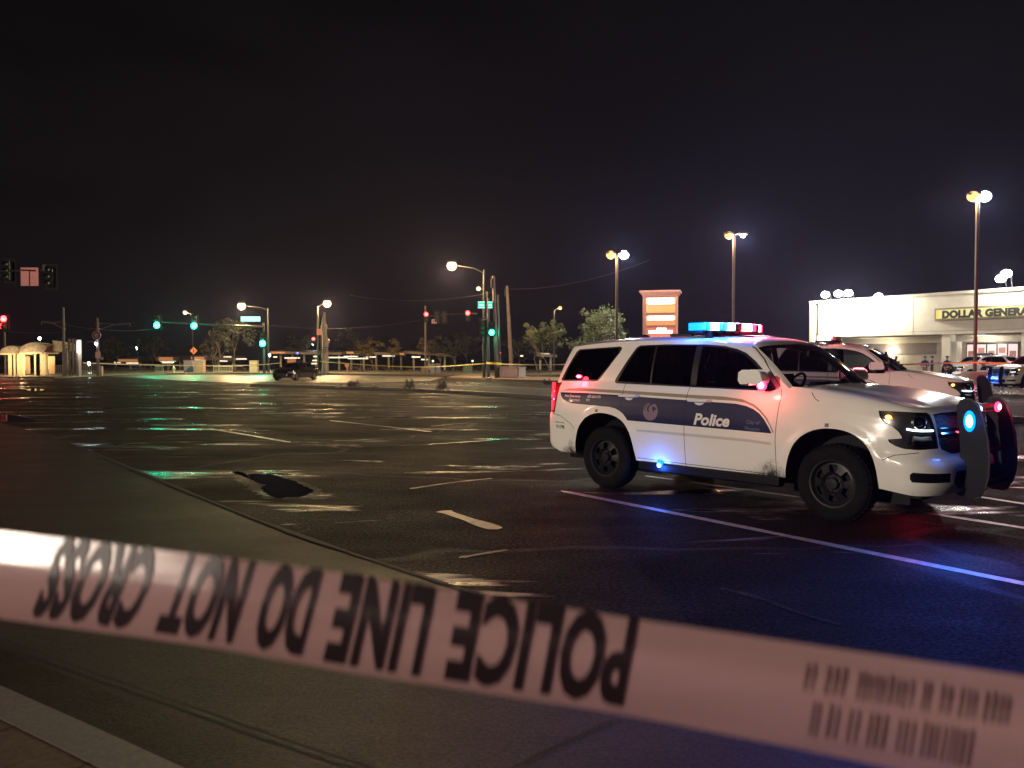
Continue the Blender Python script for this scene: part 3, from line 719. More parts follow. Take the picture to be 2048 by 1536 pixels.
lamp('bumper_lamp', (1.3, -.3, .6), CB, 60, .06, suv3); lamp('light_bar_lamp', (-1.72, -.58, 2.06), (1, .2, .2), 10, .05, suv2)
lamp('push_bumper_lamp', (1.25, 0, 1.0), (1, .15, .2), 25, .05, suv2)  # red lamp added to brighten this SUV, no lens on its push bumper

# ================================================================ dark sedan
SED = dict(na=40, nb=26, nl=12, ng=8, nh=6, nr=6,
    rear=[(-3.95, 0, 0), (-3.93, -.5, 0), (-3.86, -.80, 0), (-3.7, -.91, 0), (-3.3, -.94, 0), (-2, -.945, 0), (-.62, -.945, 0)],
    front=[(-.62, -.945, 0), (0, -.94, 0), (.4, -.93, 0), (.68, -.86, 0), (.85, -.65, 0), (.93, -.35, 0), (.95, 0, 0)],
    zb=[(-3.95, .36), (-3.4, .24), (.6, .22), (.95, .26)],
    zt=[(-3.95, 1.03), (-3.6, 1.06), (-3, 1.04), (-.62, .98), (0, .93), (.5, .86), (.8, .80), (.95, .76)], zn=1.0, fw=(.4, .9), rw=(-3.95, -3.7),
    off=[(.2, .06), (.35, .01), (.6, -.01), (.8, .0), (.93, .03), (1.0, .10)], offf=[(.2, .04), (.35, -.03), (.6, -.03), (.8, .0), (1.0, .10)], offr=[(.2, .08), (.4, -.02), (.7, -.02), (1.0, .06)],
    arch=[(0, .36, .42), (-3.0, .36, .42)],
    cowl=[(-.55, -.72, .99), (-.48, -.4, 1.01), (-.45, 0, 1.02)],
    troof=[(-2.75, 0, 1.40), (-2.74, -.4, 1.385), (-2.70, -.56, 1.36), (-2.5, -.60, 1.375), (-2.0, -.62, 1.41), (-1.55, -.615, 1.40), (-1.35, -.60, 1.37)],
    tws=[(-1.35, -.60, 1.37), (-1.32, -.5, 1.385), (-1.28, 0, 1.41)],
    spine=(-2.5, -1.6), crown=[(-2.5, 1.43), (-2.0, 1.46), (-1.6, 1.44)], bul=.03, hoodb=.03, hoodc=.02)
def build_sedan():
    root = thing('dark_sedan', (0, 0, 0), 'black sedan stopped alone at the nose of the planted median', 'car')
    bm, lay, li, lj, a, N = shell(SED)
    base = BVHTree.FromBMesh(bm)
    side = lambda f: f[lay] in (0, 1) and abs(f.normal.y) > .4 and f.calc_center_median().y < -.4
    wl_ = lambda f: f[lay] == 0 and f.calc_center_median().y < -.4
    cut(bm, p3d([(-2.95, 1.07), (-2.55, 1.32), (-2.1, 1.37), (-1.5, 1.345), (-.85, 1.03), (-.9, 1.01)], -.8), (0, 1, 0), side, 5)
    cut(bm, p3d([(-2.85, 1.08), (-2.52, 1.29), (-2.1, 1.345), (-1.9, 1.345), (-1.85, 1.05)], -.8), (0, 1, 0), side, 6, only=(5,))
    cut(bm, p3d([(-1.8, 1.345), (-1.5, 1.325), (-.92, 1.04), (-1.75, 1.045)], -.8), (0, 1, 0), side, 7, only=(5,))
    for f in bm.faces:
        if f[lay] == 1 and f[li] >= a+2 and f.material_index == 0 and f[lj] <= 6: f.material_index = 8
        if f[lay] == 1 and f[li] < 9 and 0 <= f[lj] <= 6: f.material_index = 9
    for wx in (0, -3.0):
        cut(bm, p3d([(wx+.42*cos(pi*k/12), .34+.41*sin(pi*k/12)) for k in range(13)]+[(wx-.42, 0), (wx+.42, 0)], -1), (0, 1, 0), wl_, 12)
    fp = lambda f: f[lay] == 0 and f.calc_center_median().x > .5
    cut(bm, [(1, y, z) for y, z in [(-.90, .60), (-.88, .72), (-.55, .735), (-.5, .62)]], (1, 0, 0), fp, 10)
    cut(bm, [(1, y, z) for y, z in [(0, .36), (-.48, .36), (-.52, .70), (0, .72)]], (1, 0, 0), fp, 13)
    rp = lambda f: f[lay] == 0 and f.calc_center_median().x < -3.6
    cut(bm, [(-4, y, z) for y, z in [(-.2, .80), (-.9, .80), (-.9, .95), (-.2, .94)]], (1, 0, 0), rp, 11)
    bm.verts.index_update(); bm.normal_update()
    P = mat('black_car_paint', (.006, .006, .008), .14, coat=.8)
    split_out(bm, (0,), 1, 'body', [P], root); split_out(bm, (0,), 1, 'interior_lining', [DARKIN], root, .05)
    split_out(bm, (8,), 1, 'windshield', [GL_SIDE], root, .003); split_out(bm, (9,), 1, 'rear_window', [GL_REAR], root, .003)
    split_out(bm, (13,), 1, 'grille', [MATS['grille_mesh']], root, .02)
    for s in (0, 2):
        split_out(bm, (5,), s, 'window_trim', [TRIM], root); split_out(bm, (6,), s, 'rear_side_window', [GL_REAR], root, .003); split_out(bm, (7,), s, 'front_side_window', [GL_SIDE], root, .003)
        split_out(bm, (10,), s, 'headlight', [mat('dull_headlight', (.18, .18, .18), .1, coat=1)], root, .0); split_out(bm, (11,), s, 'taillight', [REDL], root)
    for s in (-1, 1):
        for wx in (0, -3.0):
            wheel(root, wx, s*.82, s, r=.34, rim_r=.235, w=.22, cm=mat('grey_alloy', (.12, .12, .12), .35, metal=.6))
            m = MB(); m.add([(wx-.5, s*.68, .15), (wx+.5, s*.68, .15), (wx+.5, s*.68, .85), (wx-.5, s*.68, .85)], [(0, 1, 2, 3)]); m.build('wheel_housing', BLACK, root)
        m = MB(); m.box((-.95, s*1.0, 1.02), (.12, .16, .11)); m.build('door_mirror', P, root, bevel=.03, smooth=True)
    m = MB(); m.box((-1.5, 0, .38), (4.6, 1.3, .3)); m.build('chassis', BLACK, root)
    m = MB(); m.box((.945, 0, .54), (.02, .12, .05)); m.build('badge', CHROME, root)
    bm.free(); return root
sedan = build_sedan()
p = gp(563, 762); sedan.location = (p.x+.1, p.y+1.0, 0); sedan.rotation_euler.z = R(-103); sedan.scale = (.93,)*3
# ================================================================ ground materials
def wetmat(name, c0, c1, dry=.42, wet=.2, grain=1.0, pud=.55, gs=260, crack=True, joint=False, psc=.32, spec=.5, pspec=.5, prough=.19):
    m = bpy.data.materials.new(name); MATS[name] = m; m.use_nodes = True
    n = m.node_tree.nodes; l = m.node_tree.links; b = n['Principled BSDF']; b.inputs['Specular IOR Level'].default_value = spec
    t = n.new('ShaderNodeTexCoord')
    def mapping(rz, sc):
        q = n.new('ShaderNodeMapping'); q.inputs['Rotation'].default_value = (0, 0, rz); q.inputs['Scale'].default_value = sc; l.new(t.outputs['Object'], q.inputs[0]); return q.outputs[0]
    def noise(v, s, d=4, r=.55, di=0):
        q = n.new('ShaderNodeTexNoise'); q.inputs['Scale'].default_value = s; q.inputs['Detail'].default_value = d; q.inputs['Roughness'].default_value = r; q.inputs['Distortion'].default_value = di
        l.new(v, q.inputs['Vector']); return q.outputs['Fac']
    def ramp(f, a, b_, ca=(0, 0, 0, 1), cb=(1, 1, 1, 1)):
        q = n.new('ShaderNodeValToRGB'); q.color_ramp.elements[0].position = a; q.color_ramp.elements[1].position = b_
        q.color_ramp.elements[0].color = ca; q.color_ramp.elements[1].color = cb; l.new(f, q.inputs[0]); return q.outputs[0]
    def M(op, a, b_, cl=False):
        k = n.new('ShaderNodeMath'); k.operation = op; k.use_clamp = cl
        for i, q in enumerate((a, b_)):
            if isinstance(q, (int, float)): k.inputs[i].default_value = q
            else: l.new(q, k.inputs[i])
        return k.outputs[0]
    lane = mapping(R(47), (.35, 1.3, 1))
    pm = noise(lane, psc, 5, .6, .6)            # water gathers in long shallow dips along the lanes
    puddle = ramp(pm, pud, pud+.06)
    damp = ramp(noise(mapping(R(47), (.5, 1, 1)), .9, 6, .65), .38, .7)
    g1 = ramp(noise(t.outputs['Object'], gs*.45, 8, .80), .40, .62); g2 = noise(t.outputs['Object'], 22, 5, .7); g0 = noise(t.outputs['Object'], .5, 4, .6)
    col = n.new('ShaderNodeMix'); col.data_type = 'RGBA'; col.inputs['A'].default_value = c0+(1,); col.inputs['B'].default_value = c1+(1,)
    l.new(M('MULTIPLY', M('ADD', g1, M('MULTIPLY', g0, .5)), .66, True), col.inputs['Factor']); cc = col.outputs['Result']
    seal = None
    if crack:
        v = n.new('ShaderNodeTexVoronoi'); v.feature = 'DISTANCE_TO_EDGE'; v.inputs['Scale'].default_value = .16
        dv = n.new('ShaderNodeVectorMath'); dv.operation = 'ADD'; w = n.new('ShaderNodeTexNoise'); w.inputs['Scale'].default_value = .5
        l.new(t.outputs['Object'], w.inputs['Vector']); sc = n.new('ShaderNodeVectorMath'); sc.operation = 'SCALE'; sc.inputs['Scale'].default_value = 2.2
        l.new(w.outputs['Color'], sc.inputs[0]); l.new(mapping(R(47), (.7, 1.3, 1)), dv.inputs[0]); l.new(sc.outputs[0], dv.inputs[1]); l.new(dv.outputs[0], v.inputs['Vector'])
        seal = ramp(v.outputs['Distance'], .006, .011, (1, 1, 1, 1), (0, 0, 0, 1))
        puddle = M('MAXIMUM', puddle, M('MULTIPLY', seal, .13))
        mx = n.new('ShaderNodeMix'); mx.data_type = 'RGBA'; l.new(seal, mx.inputs['Factor']); l.new(cc, mx.inputs['A']); mx.inputs['B'].default_value = (.006, .006, .007, 1); cc = mx.outputs['Result']
    dk = n.new('ShaderNodeMix'); dk.data_type = 'RGBA'; dk.blend_type = 'MULTIPLY'; l.new(M('MULTIPLY', puddle, .6), dk.inputs['Factor']); l.new(cc, dk.inputs['A']); dk.inputs['B'].default_value = (.25, .25, .25, 1)
    l.new(dk.outputs['Result'], b.inputs['Base Color'])
    # roughness: dry -> damp -> standing water
    r1 = M('ADD', M('ADD', dry, M('MULTIPLY', damp, wet-dry)), M('MULTIPLY', M('SUBTRACT', .5, g1), .30*grain)); r2 = M('ADD', M('MULTIPLY', r1, M('SUBTRACT', 1, puddle)), M('MULTIPLY', puddle, prough))
    l.new(r2, b.inputs['Roughness']); l.new(M('ADD', spec, M('MULTIPLY', puddle, pspec-spec)), b.inputs['Specular IOR Level'])
    bp = n.new('ShaderNodeBump'); bp.inputs['Distance'].default_value = .012
    l.new(M('ADD', M('MULTIPLY', g1, .8), M('MULTIPLY', g2, .7)), bp.inputs['Height']); l.new(M('MULTIPLY', M('SUBTRACT', 1, M('MULTIPLY', puddle, .93)), grain), bp.inputs['Strength'])
    l.new(bp.outputs[0], b.inputs['Normal'])
    return m
ASPH = wetmat('wet_asphalt', (.0012, .0010, .0012), (.031, .025, .026), dry=.82, wet=.56, spec=.05, pud=.575, prough=.16, pspec=.7, psc=.72, grain=1.0, gs=75)
APRON = wetmat('damp_concrete', (.011, .0105, .011), (.036, .034, .033), dry=.65, wet=.5, spec=.25, grain=.35, pud=.74, gs=120, crack=False)
KERBM = wetmat('kerb_concrete', (.13, .12, .105), (.20, .19, .165), dry=.6, wet=.45, grain=.3, pud=.9, gs=90, crack=False)
BRICKY = wetmat('brown_paving', (.06, .035, .022), (.11, .065, .042), dry=.6, wet=.4, grain=.4, pud=.9, gs=60, crack=False)
SOILM = wetmat('planting_soil', (.035, .026, .02), (.09, .065, .048), dry=.9, wet=.7, grain=1.6, pud=.95, gs=30, crack=False)
WALKM = wetmat('damp_pavement', (.09, .08, .065), (.16, .145, .12), dry=.55, wet=.3, grain=.3, pud=.66, gs=60, crack=False)
SEAL = mat('crack_sealant', (.005, .005, .006), .24, bump=.3, scale=20)
RIM = mat('wet_grainy_rim', (.006, .0055, .0055), .40, bump=.5, scale=5, bscale=60, spec=.16)
GLINT = wetmat('wet_grainy_patch', (.004, .0036, .004), (.034, .030, .030), dry=.66, wet=.46, spec=.07, pud=.60, grain=1.0, gs=95, psc=2.2, pspec=.3, crack=False)
LINEM = mat('worn_white_paint', (.30, .30, .30), .4, var=.45, scale=14, bump=.25, bscale=160)
LINEY = mat('worn_cream_paint', (.17, .14, .10), .45, var=.6, scale=12, bump=.25, bscale=160)
JOINT = mat('dark_joint', (.012, .011, .01), .7)  # dark tone of the paving joints and the edge crack

def sheet(name, pts, z, m, kind='structure', thick=0, kerb=None):
    b = MB(); n = len(pts); q = [(p[0], p[1]) for p in pts]
    if thick: b.prism(q, z-thick, z)
    else: b.add([(x, y, z) for x, y in q], [tuple(range(n))])
    o = b.build(name, m, recalc=True); 
    if not thick and o.data.polygons[0].normal.z < 0: o.data.flip_normals()
    return tag(o, kind=kind)
def grid_sheet(name, x0, x1, y0, y1, z, m, n=8):
    b = MB(); vs = [(x0+(x1-x0)*i/n, y0+(y1-y0)*j/n, z) for j in range(n+1) for i in range(n+1)]
    b.add(vs, [(j*(n+1)+i, j*(n+1)+i+1, (j+1)*(n+1)+i+1, (j+1)*(n+1)+i) for j in range(n) for i in range(n)])
    return tag(b.build(name, m, recalc=False), kind='structure')
grid_sheet('ground', -700, 700, -60, 1200, -.02, SOILM)
grid_sheet('road', -220, 160, -40, 130, 0, ASPH)
def ribbon(pts, w, z, taper=True, jit=0):
    P = [Vector((p[0], p[1])) for p in pts]; P = [Vector((q.x, q.y)) for q in chaik([(p.x, p.y, 0) for p in P], 2)] if len(P) > 2 else P
    if len(P) == 2: P = [P[0].lerp(P[1], k/10) for k in range(11)]
    vs = []; n = len(P)
    for k, p in enumerate(P):
        t = (P[min(k+1, n-1)]-P[max(k-1, 0)]).normalized(); q = Vector((-t.y, t.x)); ww = w/2*(1+random.uniform(-jit, jit))
        if taper and k in (0, n-1): ww *= .25
        vs += [(*(p+q*ww), z), (*(p-q*ww), z)]
    return vs, [(2*k, 2*k+1, 2*k+3, 2*k+2) for k in range(n-1)]
def line(name, pix, w, z, m, kind='structure', jit=0, world=None):
    b = MB(); P = world or [gp(u, v) for u, v in pix]; b.add(*ribbon([(p[0], p[1]) for p in P], w, z, jit=jit)); o = b.build(name, m)
    return tag(o, kind=kind)
# concrete apron, its gutter joint, the kerb and the brown pavement under the camera
edge = [(-33, 43)]+[tuple(gp(u, v))[:2] for u, v in ((-200, 808), (0, 846), (130, 882), (350, 975), (560, 1060), (800, 1140))]+[(2.5, 2.6), (6.5, -1.8)]
kt = [tuple(gp(u, v, .12))[:2] for u, v in ((0, 1370), (174, 1447), (370, 1536))]; kd = Vector((1.23, -.82)).normalized()
A0 = Vector(kt[0]); kup = [tuple(A0-kd*40), tuple(A0-kd*12), tuple(A0), kt[1], kt[2], tuple(Vector(kt[2])+kd*6)]
kn = Vector((-kd.y, kd.x))*-.17
klo = [tuple(Vector(p)+kn) for p in kup]
apron = sheet('concrete_apron', edge+[(9, -8), kup[-1]]+kup[::-1][1:], .004, APRON)
sheet('kerb', kup+klo[::-1], .12, KERBM, thick=.12)
sheet('pavement', klo+[(8, -12), (-40, -12)], .118, BRICKY, thick=.11)
jb = MB()
for P, w in (([gp(0, 1279), gp(35, 1297), gp(349, 1405), gp(700, 1530), Vector((1.0, 2.3, 0))], .016), ([gp(-40, 1330), gp(35, 1297), gp(130, 1268), gp(260, 1232), gp(420, 1195)], .012),
             ([gp(1230, 1440), gp(1197, 1455), gp(1024, 1536), gp(900, 1620)], .014), ([gp(702, 1139), gp(770, 1126)], .02), ([gp(620, 1060), gp(480, 1100), gp(330, 1150)], .008)):
    jb.add(*ribbon([(p[0], p[1]) for p in P], w, .009, taper=False))
tag(jb.build('apron_joint', JOINT), kind='structure')
pj = MB(); 
for k in range(6):
    c = Vector(klo[2])+kd*(.55*k-.6); n_ = Vector((-kd.y, kd.x))*-2; pj.add([(c.x-.006, c.y, .1215), (c.x+.006, c.y, .1215), (c.x+n_.x+.006, c.y+n_.y, .1215), (c.x+n_.x-.006, c.y+n_.y, .1215)], [(0, 1, 2, 3)])
tag(pj.build('pavement_joint', JOINT), kind='structure')
line('apron_edge_crack', None, .05, .010, JOINT, world=[Vector((x, y, 0)) for x, y in edge[1:8]], jit=.5)
# painted lines
L1 = [gp(1122, 982), gp(1380, 1033), gp(1700, 1098), gp(2048, 1168)]; d_ = (L1[3]-L1[0]).normalized(); L1.append(L1[3]+d_*4)
line('lane_line', None, .105, .004, LINEM, world=L1, jit=.12)
L2 = [gp(1290, 952), gp(1450, 974), gp(1600, 995)]; line('lane_line', None, .09, .004, LINEM, world=L2, jit=.3)
line('lane_line', [(1850, 1026), (2048, 1056), (2300, 1098)], .09, .004, LINEM, jit=.3); line('lane_line', [(1900, 985), (2048, 1008), (2300, 1048)], .10, .004, LINEM, jit=.1)
line('lane_line', [(417, 857), (500, 871), (581, 885)], .10, .004, LINEM, jit=.2)
line('lane_line', [(659, 841), (760, 852), (864, 864)], .11, .004, LINEM, jit=.2)
line('lane_line', [(885, 1022), (930, 1037), (996, 1059)], .15, .004, LINEY, jit=.3)
line('lane_line', [(745, 757), (850, 763)], .14, .004, LINEM); line('lane_line', [(440, 758), (500, 760)], .2, .004, LINEM)
for pix in ([(820, 978), (905, 965), (985, 957)], [(918, 1116), (1015, 1100)], [(860, 853), (940, 845)], [(305, 874), (380, 869)]):
    line('crosswalk_mark', pix, .06, .004, mat('ghost_paint', (.030, .028, .027), .5, var=.5, scale=14, bump=.3, bscale=150), jit=.5)
for pix in ([(770, 893), (930, 885), (1080, 873)],
            [(120, 868), (250, 842), (420, 850), (520, 868)], [(900, 835), (1020, 828), (1110, 835)],):
    line('crack_seal', pix, .045, .0035, SEAL, jit=.5)
for pix, w_ in (([(1440, 1176), (1520, 1196), (1600, 1228), (1680, 1250)], .05),):
    line('wet_rut', pix, w_, .0036, GLINT, jit=.5)
# standing water with an irregular edge
def blob(name, pix, m, z):
    P = chaik([tuple(gp(u, v)) for u, v in pix+[pix[0]]], 3); b = MB(); J = .02 if m is WATER else .07; Q = [(p.x+random.uniform(-J, J), p.y+random.uniform(-J, J), z) for p in P[:-1]]
    b.add(Q, [tuple(range(len(Q)))]); o = b.build(name, m, recalc=True)
    if o.data.polygons[0].normal.z < 0: o.data.flip_normals()
    return tag(o, kind='structure')
WATER = mat('puddle_water', (.004, .004, .005), .02, var=.1, spec=.4)
blob('wet_patch', [(474, 944), (500, 941), (530, 945), (592, 958), (640, 980), (672, 992), (655, 999), (610, 998), (560, 1002), (515, 990), (488, 972), (476, 958)], GLINT, .0030)
blob('puddle', [(496, 950), (512, 947), (528, 950), (545, 948), (566, 957), (590, 961), (606, 972), (628, 981), (622, 988), (600, 995), (574, 994), (558, 998), (540, 992), (528, 984), (520, 976), (534, 970), (512, 966), (500, 958)], WATER, .0045)
blob('puddle', [(-30, 832), (20, 828), (70, 838), (75, 843), (20, 846), (-30, 840)], WATER, .0045)
blob('puddle', [(50, 779), (70, 777), (92, 779), (80, 782), (55, 781)], WATER, .0045)
for pix in ([(320, 900), (345, 902), (365, 910), (340, 909)], [(370, 815), (420, 820), (440, 824), (395, 821)], [(540, 817), (560, 817), (552, 821)], [(460, 855), (510, 857), (500, 862), (465, 860)]):
    blob('wet_patch', pix, GLINT, .0038)
GLAREM = wetmat('lamp_glare_asphalt', (.12, .115, .10), (.20, .19, .17), dry=.5, wet=.25, grain=.4, pud=.6, gs=60, crack=False)
sheet('street_glare_band', [tuple(gp(u, v))[:2] for u, v in [(215, 752.5), (330, 750), (450, 749), (640, 750), (800, 752), (890, 754), (860, 762), (740, 765.5), (640, 767), (520, 767), (430, 764), (330, 759)]], .004, GLAREM)  # paler road band, lamp glare on the wet street put into its colour
# medians and far kerbs
K1 = [(500, 772), (650, 777), (818, 783), (960, 790), (1120, 801), (1300, 811), (1600, 826), (2048, 846), (2400, 868)]
K2 = [(2400, 824), (2048, 812), (1600, 798), (1300, 789), (1100, 783), (960, 777), (850, 773), (700, 770), (560, 768), (512, 769)]
med = [tuple(gp(u, v))[:2] for u, v in K1+K2]; sheet('median_kerb', med, .15, KERBM, thick=.15)
c_ = [sum(p[0] for p in med)/len(med), sum(p[1] for p in med)/len(med)]
inn = [tuple(gp(u, v-3.5, .15))[:2] for u, v in K1]+[tuple(gp(u, v-3.6, .15))[:2] for u, v in K2[:-1]]
K1i = [tuple(gp(u, v))[:2] for u, v in [(a, b-1.2) for a, b in K1]]; K2i = [tuple(gp(u, v))[:2] for u, v in [(a, b+.7) for a, b in K2]]
sheet('median_planting', K1i+K2i, .156, SOILM)
isl = [tuple(gp(u, v))[:2] for u, v in [(895, 757), (1000, 761.5), (1145, 766), (1160, 759), (1040, 755.5), (925, 753)]]; sheet('corner_island', isl, .14, mat('island_paving', (.16, .11, .085), .6, bump=.3, scale=3), thick=.14)
ls = [tuple(gp(u, v))[:2] for u, v in [(1310, 768), (1600, 778), (2048, 794), (2500, 812), (2500, 774), (2048, 767), (1600, 762), (1310, 760)]]; sheet('landscape_strip', ls, .13, SOILM, thick=.12)
lk = [tuple(gp(u, v))[:2] for u, v in [(1300, 768.6), (1600, 779), (2048, 795.5), (2500, 814), (2500, 811.5), (2048, 794), (1600, 778), (1300, 768)]]; sheet('landscape_kerb', lk, .14, KERBM, thick=.14)
fk = [tuple(gp(u, v))[:2] for u, v in [(207, 751.5), (330, 749), (450, 748), (640, 749), (800, 751), (960, 752.5), (1060, 751)]]
sheet('far_sidewalk', fk+[(30, 110), (-60, 110)], .14, WALKM, thick=.14)
pl = [tuple(gp(u, v))[:2] for u, v in [(108, 757), (205, 752), (200, 748), (0, 749), (-200, 752), (-200, 758), (0, 756.5)]]; sheet('platform_pavement', pl, .15, WALKM, thick=.15)
line('track_rail', [(-100, 764), (60, 763), (200, 757)], .07, .006, CHROME); line('track_rail', [(-100, 761), (60, 760), (190, 755)], .07, .006, CHROME)

# ================================================================ haze
hb = MB(); hb.box((10, 52, 14), (190, 150, 30)); hzm = bpy.data.materials.new('haze'); hzm.use_nodes = True; hzn = hzm.node_tree.nodes
hzn.remove(hzn['Principled BSDF']); pv = hzn.new('ShaderNodeVolumePrincipled'); pv.inputs['Density'].default_value = .00042; pv.inputs['Color'].default_value = (.32, .32, .62, 1); pv.inputs['Anisotropy'].default_value = .7  # mist tinted blue-violet, cool glow of the lights put into its colour
hzm.node_tree.links.new(pv.outputs[0], hzn['Material Output'].inputs['Volume'])
tag(hb.build('haze', hzm), 'thin bluish night mist hanging over the whole crossing', 'haze', kind='stuff')
# ================================================================ lights on poles, signals, signs
GALV = mat('galvanised_pole', (.022, .022, .025), .5, metal=.2, var=.15); POLEB = mat('brown_pole', (.11, .075, .055), .5, var=.15); WOOD = mat('wooden_pole', (.09, .06, .05), .85, var=.3, scale=3, bump=.5)
PDK = mat('dark_pole', (.025, .027, .028), .45, var=.2); YEL = mat('dark_housing', (.008, .008, .008), .7, spec=.2); PINKS = mat('reflective_sign_back', (.42, .22, .20), .5, var=.08, scale=3)
SOD = (1.0, .50, .16); WARM = (1.0, .66, .30); WHT = (.80, .93, 1.0)
G_SOD = glow('lit_sodium', (1.0, .46, .13), 2.4); G_WARM = glow('lit_warm', (1.0, .80, .45), 2.6); G_WHT = glow('lit_white_head', (.85, .95, 1.0), 80)
G_GRN = glow('lit_green', (.02, 1.0, .50), 30); G_REDS = glow('lit_red_signal', (1.0, .03, .03), 22); G_SIGN = glow('lit_street_sign', (.45, .95, .85), 1.6)
def head(o, p, m, name='lamp_head', r=.2, el=1.05, col=None, P=0, yaw=0, lr=.16, hood=True):
    b = MB(); b.ball((p[0], p[1], p[2]-.06), r, 8, (el, 1, .95)); g = b.build('lamp_glass', m, o, smooth=True)
    if hood:
        b = MB(); b.ball((p[0], p[1], p[2]+r*.75), r*.8, 6, (1.3, 1.05, .42)); b.build(name, GALV, o, smooth=True)
    if P: lamp('lamp_light', (p[0], p[1], p[2]-.06-r*.75-lr), col, P, lr, o)
def street_lamp(u, vb, D, vt, ul, label, P=4000, m=None, col=WARM, r=.2, group='street lamps along the far roads', pm=None, name='street_lamp'):
    x = xx(u, D); o = thing(name, (x, D, 0), label, 'street lamp', group=group)
    z = hz(vt, D); dx = xx(ul, D)-x
    b = MB(); b.tube([(0, 0, 0), (0, 0, z*.96)], [.12, .07], 8); b.build('pole', pm or GALV, o, smooth=True)
    b = MB(); s = 1 if dx >= 0 else -1; L = abs(dx)
    b.tube([(0, 0, z*.93), (s*L*.3, 0, z*.97+.02), (dx, 0, z+.03)], .04, 6); b.build('arm', pm or GALV, o, smooth=True)
    b = MB(); b.lathe([(.2, 0), (.2, .15), (.12, .2)], 10); b.build('base', pm or GALV, o)
    head(o, (dx, 0, z), m or G_WARM, col=col, P=P, r=r); return o
street_lamp(968, 758, 64, 530, 904, 'tall street lamp with the brightest yellow light, above the corner poles', 10000, r=.38)
street_lamp(975, 750, 92, 576, 957, 'smaller street lamp glowing just above the green street name signs', 1500, r=.22)
street_lamp(537, 747, 88, 611, 484, 'street lamp glowing above the lit white street name sign', 10000, r=.42)
street_lamp(636, 747, 87, 606, 655, 'street lamp glowing at the top of the pruned tree', 10000, r=.42)
street_lamp(386, 735, 108, 624, 371, 'small street lamp behind the two hanging green signals', 1500, r=.24)
street_lamp(1108, 740, 96, 615, 1120, 'distant street lamp seen over the thin young tree', 900, r=.2, m=G_SOD)
street_lamp(82, 735, 140, 676, 80, 'tiny white street lamp far beyond the station canopies', 300, r=.2, m=G_WHT, col=WHT)
street_lamp(276, 735, 150, 696, 275, 'tiny white street lamp alone in the dark beyond the tape', 300, r=.24, m=G_WHT, col=WHT)
# parking-lot posts, sodium head on the road side and white head on the shop side
def lot_post(u, D, vt, ul, ur, label, P1, P2, right_dim=False, rr=.26):
    x = xx(u, D); z = hz(vt, D); o = thing('parking_lot_lamp', (x, D, 0), label, 'lamp post', group='twin headed lamp posts in the car park')
    b = MB(); b.box((0, 0, z/2+.3), (.16, .16, z-.6)); b.build('pole', POLEB, o, bevel=.02)
    b = MB(); b.lathe([(.72, 0), (.72, .80), (.68, .86), (.001, .86)], 28); b.build('base', mat('round_concrete_base', (.26, .20, .16), .8, bump=.4), o, smooth=True)
    a, c = xx(ul, D)-x, xx(ur, D)-x
    b = MB(); b.tube([(a, 0, z), (c, 0, z+.02)], .05, 6); b.build('crossarm', POLEB, o)
    for k, (dx, m, col, P) in enumerate(((a, G_SOD, SOD, P1), (c, G_WHT, WHT, P2))):
        h = thing('lamp_head', (dx, 0, z), None, None); h.parent = o
        b = MB(); b.box((0, 0, .07), (.62, .42, .14)); b.build('housing', POLEB, h, bevel=.03)
        b = MB(); b.ball((0, 0, -.06), rr*(.6 if (k and right_dim) else 1.15), 8, (1.0, .9, .85)); b.build('lamp_glass', m, h, smooth=True)
        lamp('lamp_light', (0, 0, -.33), col, P, .15, h)
    return o
lot_post(1950, 48, 391, 1941, 1964, 'tallest twin headed lamp post in front of the shop sign', 2600, 5200, rr=.30)
lot_post(1466, 58, 469, 1456, 1484, 'twin headed lamp post rising behind the lit light bar', 2800, 3600, True)
lot_post(1233, 57, 508, 1221, 1247, 'twin headed lamp post rising through the leafy green tree', 2200, 4200, rr=.28)

SIGR = 1.45
def signal(o, p, lit, s=1.0, face=-1, back=True, P=0, housing=None):
    """three-lens signal head; lit in 'r','g',None"""
    h = thing('signal_head', p, None, None); h.parent = o
    b = MB(); b.box((0, .0, 0), (.36*s, .22*s, 1.05*s)); b.build('housing', housing or YEL, h, bevel=.02)
    b = MB(); b.box((0, .125*s, 0), (.62*s, .02, 1.35*s)); b.build('backplate', YEL, h)
    for k, c in enumerate('rag'):
        z = (1-k)*.34*s; on = lit == c
        m = {'r': G_REDS, 'g': G_GRN}.get(c) if on else mat('unlit_lens_'+c, {'r': (.015, .004, .004), 'a': (.016, .012, .004), 'g': (.004, .014, .01)}[c], .3)
        q = MB(); q.ball((0, -.13*s, z), (.15 if not on else .17*SIGR)*s, 8, (1, .4, 1)); le = q.build('signal_lens', m, h, smooth=True)
        q = MB(); v = []; n = 10
        for i in range(n+1):
            t = pi*i/n; v += [(.16*s*cos(t), -.11*s, z+.16*s*sin(t)), (.16*s*cos(t), -.30*s, z+.16*s*sin(t)*.9)]
        q.add(v, [(2*i, 2*i+1, 2*i+3, 2*i+2) for i in range(n)]); q.build('visor', YEL, le)
    if P:
        z = {'r': .34, 'g': -.34}[lit]*s; lamp('signal_light', (0, -.42*s, z), (1, .05, .05) if lit == 'r' else (.02, 1, .48), P, .13, h)
    return h
def sign_text(o, txt, p, size, m, face='y', bold=0):
    vs, fs = text_tris(txt, size=size, align='CENTER', bold=bold); b = MB(); b.add([(x+p[0], p[1], y+p[2]) for x, y in vs], fs); return b.build('sign_lettering', m, o, recalc=False)
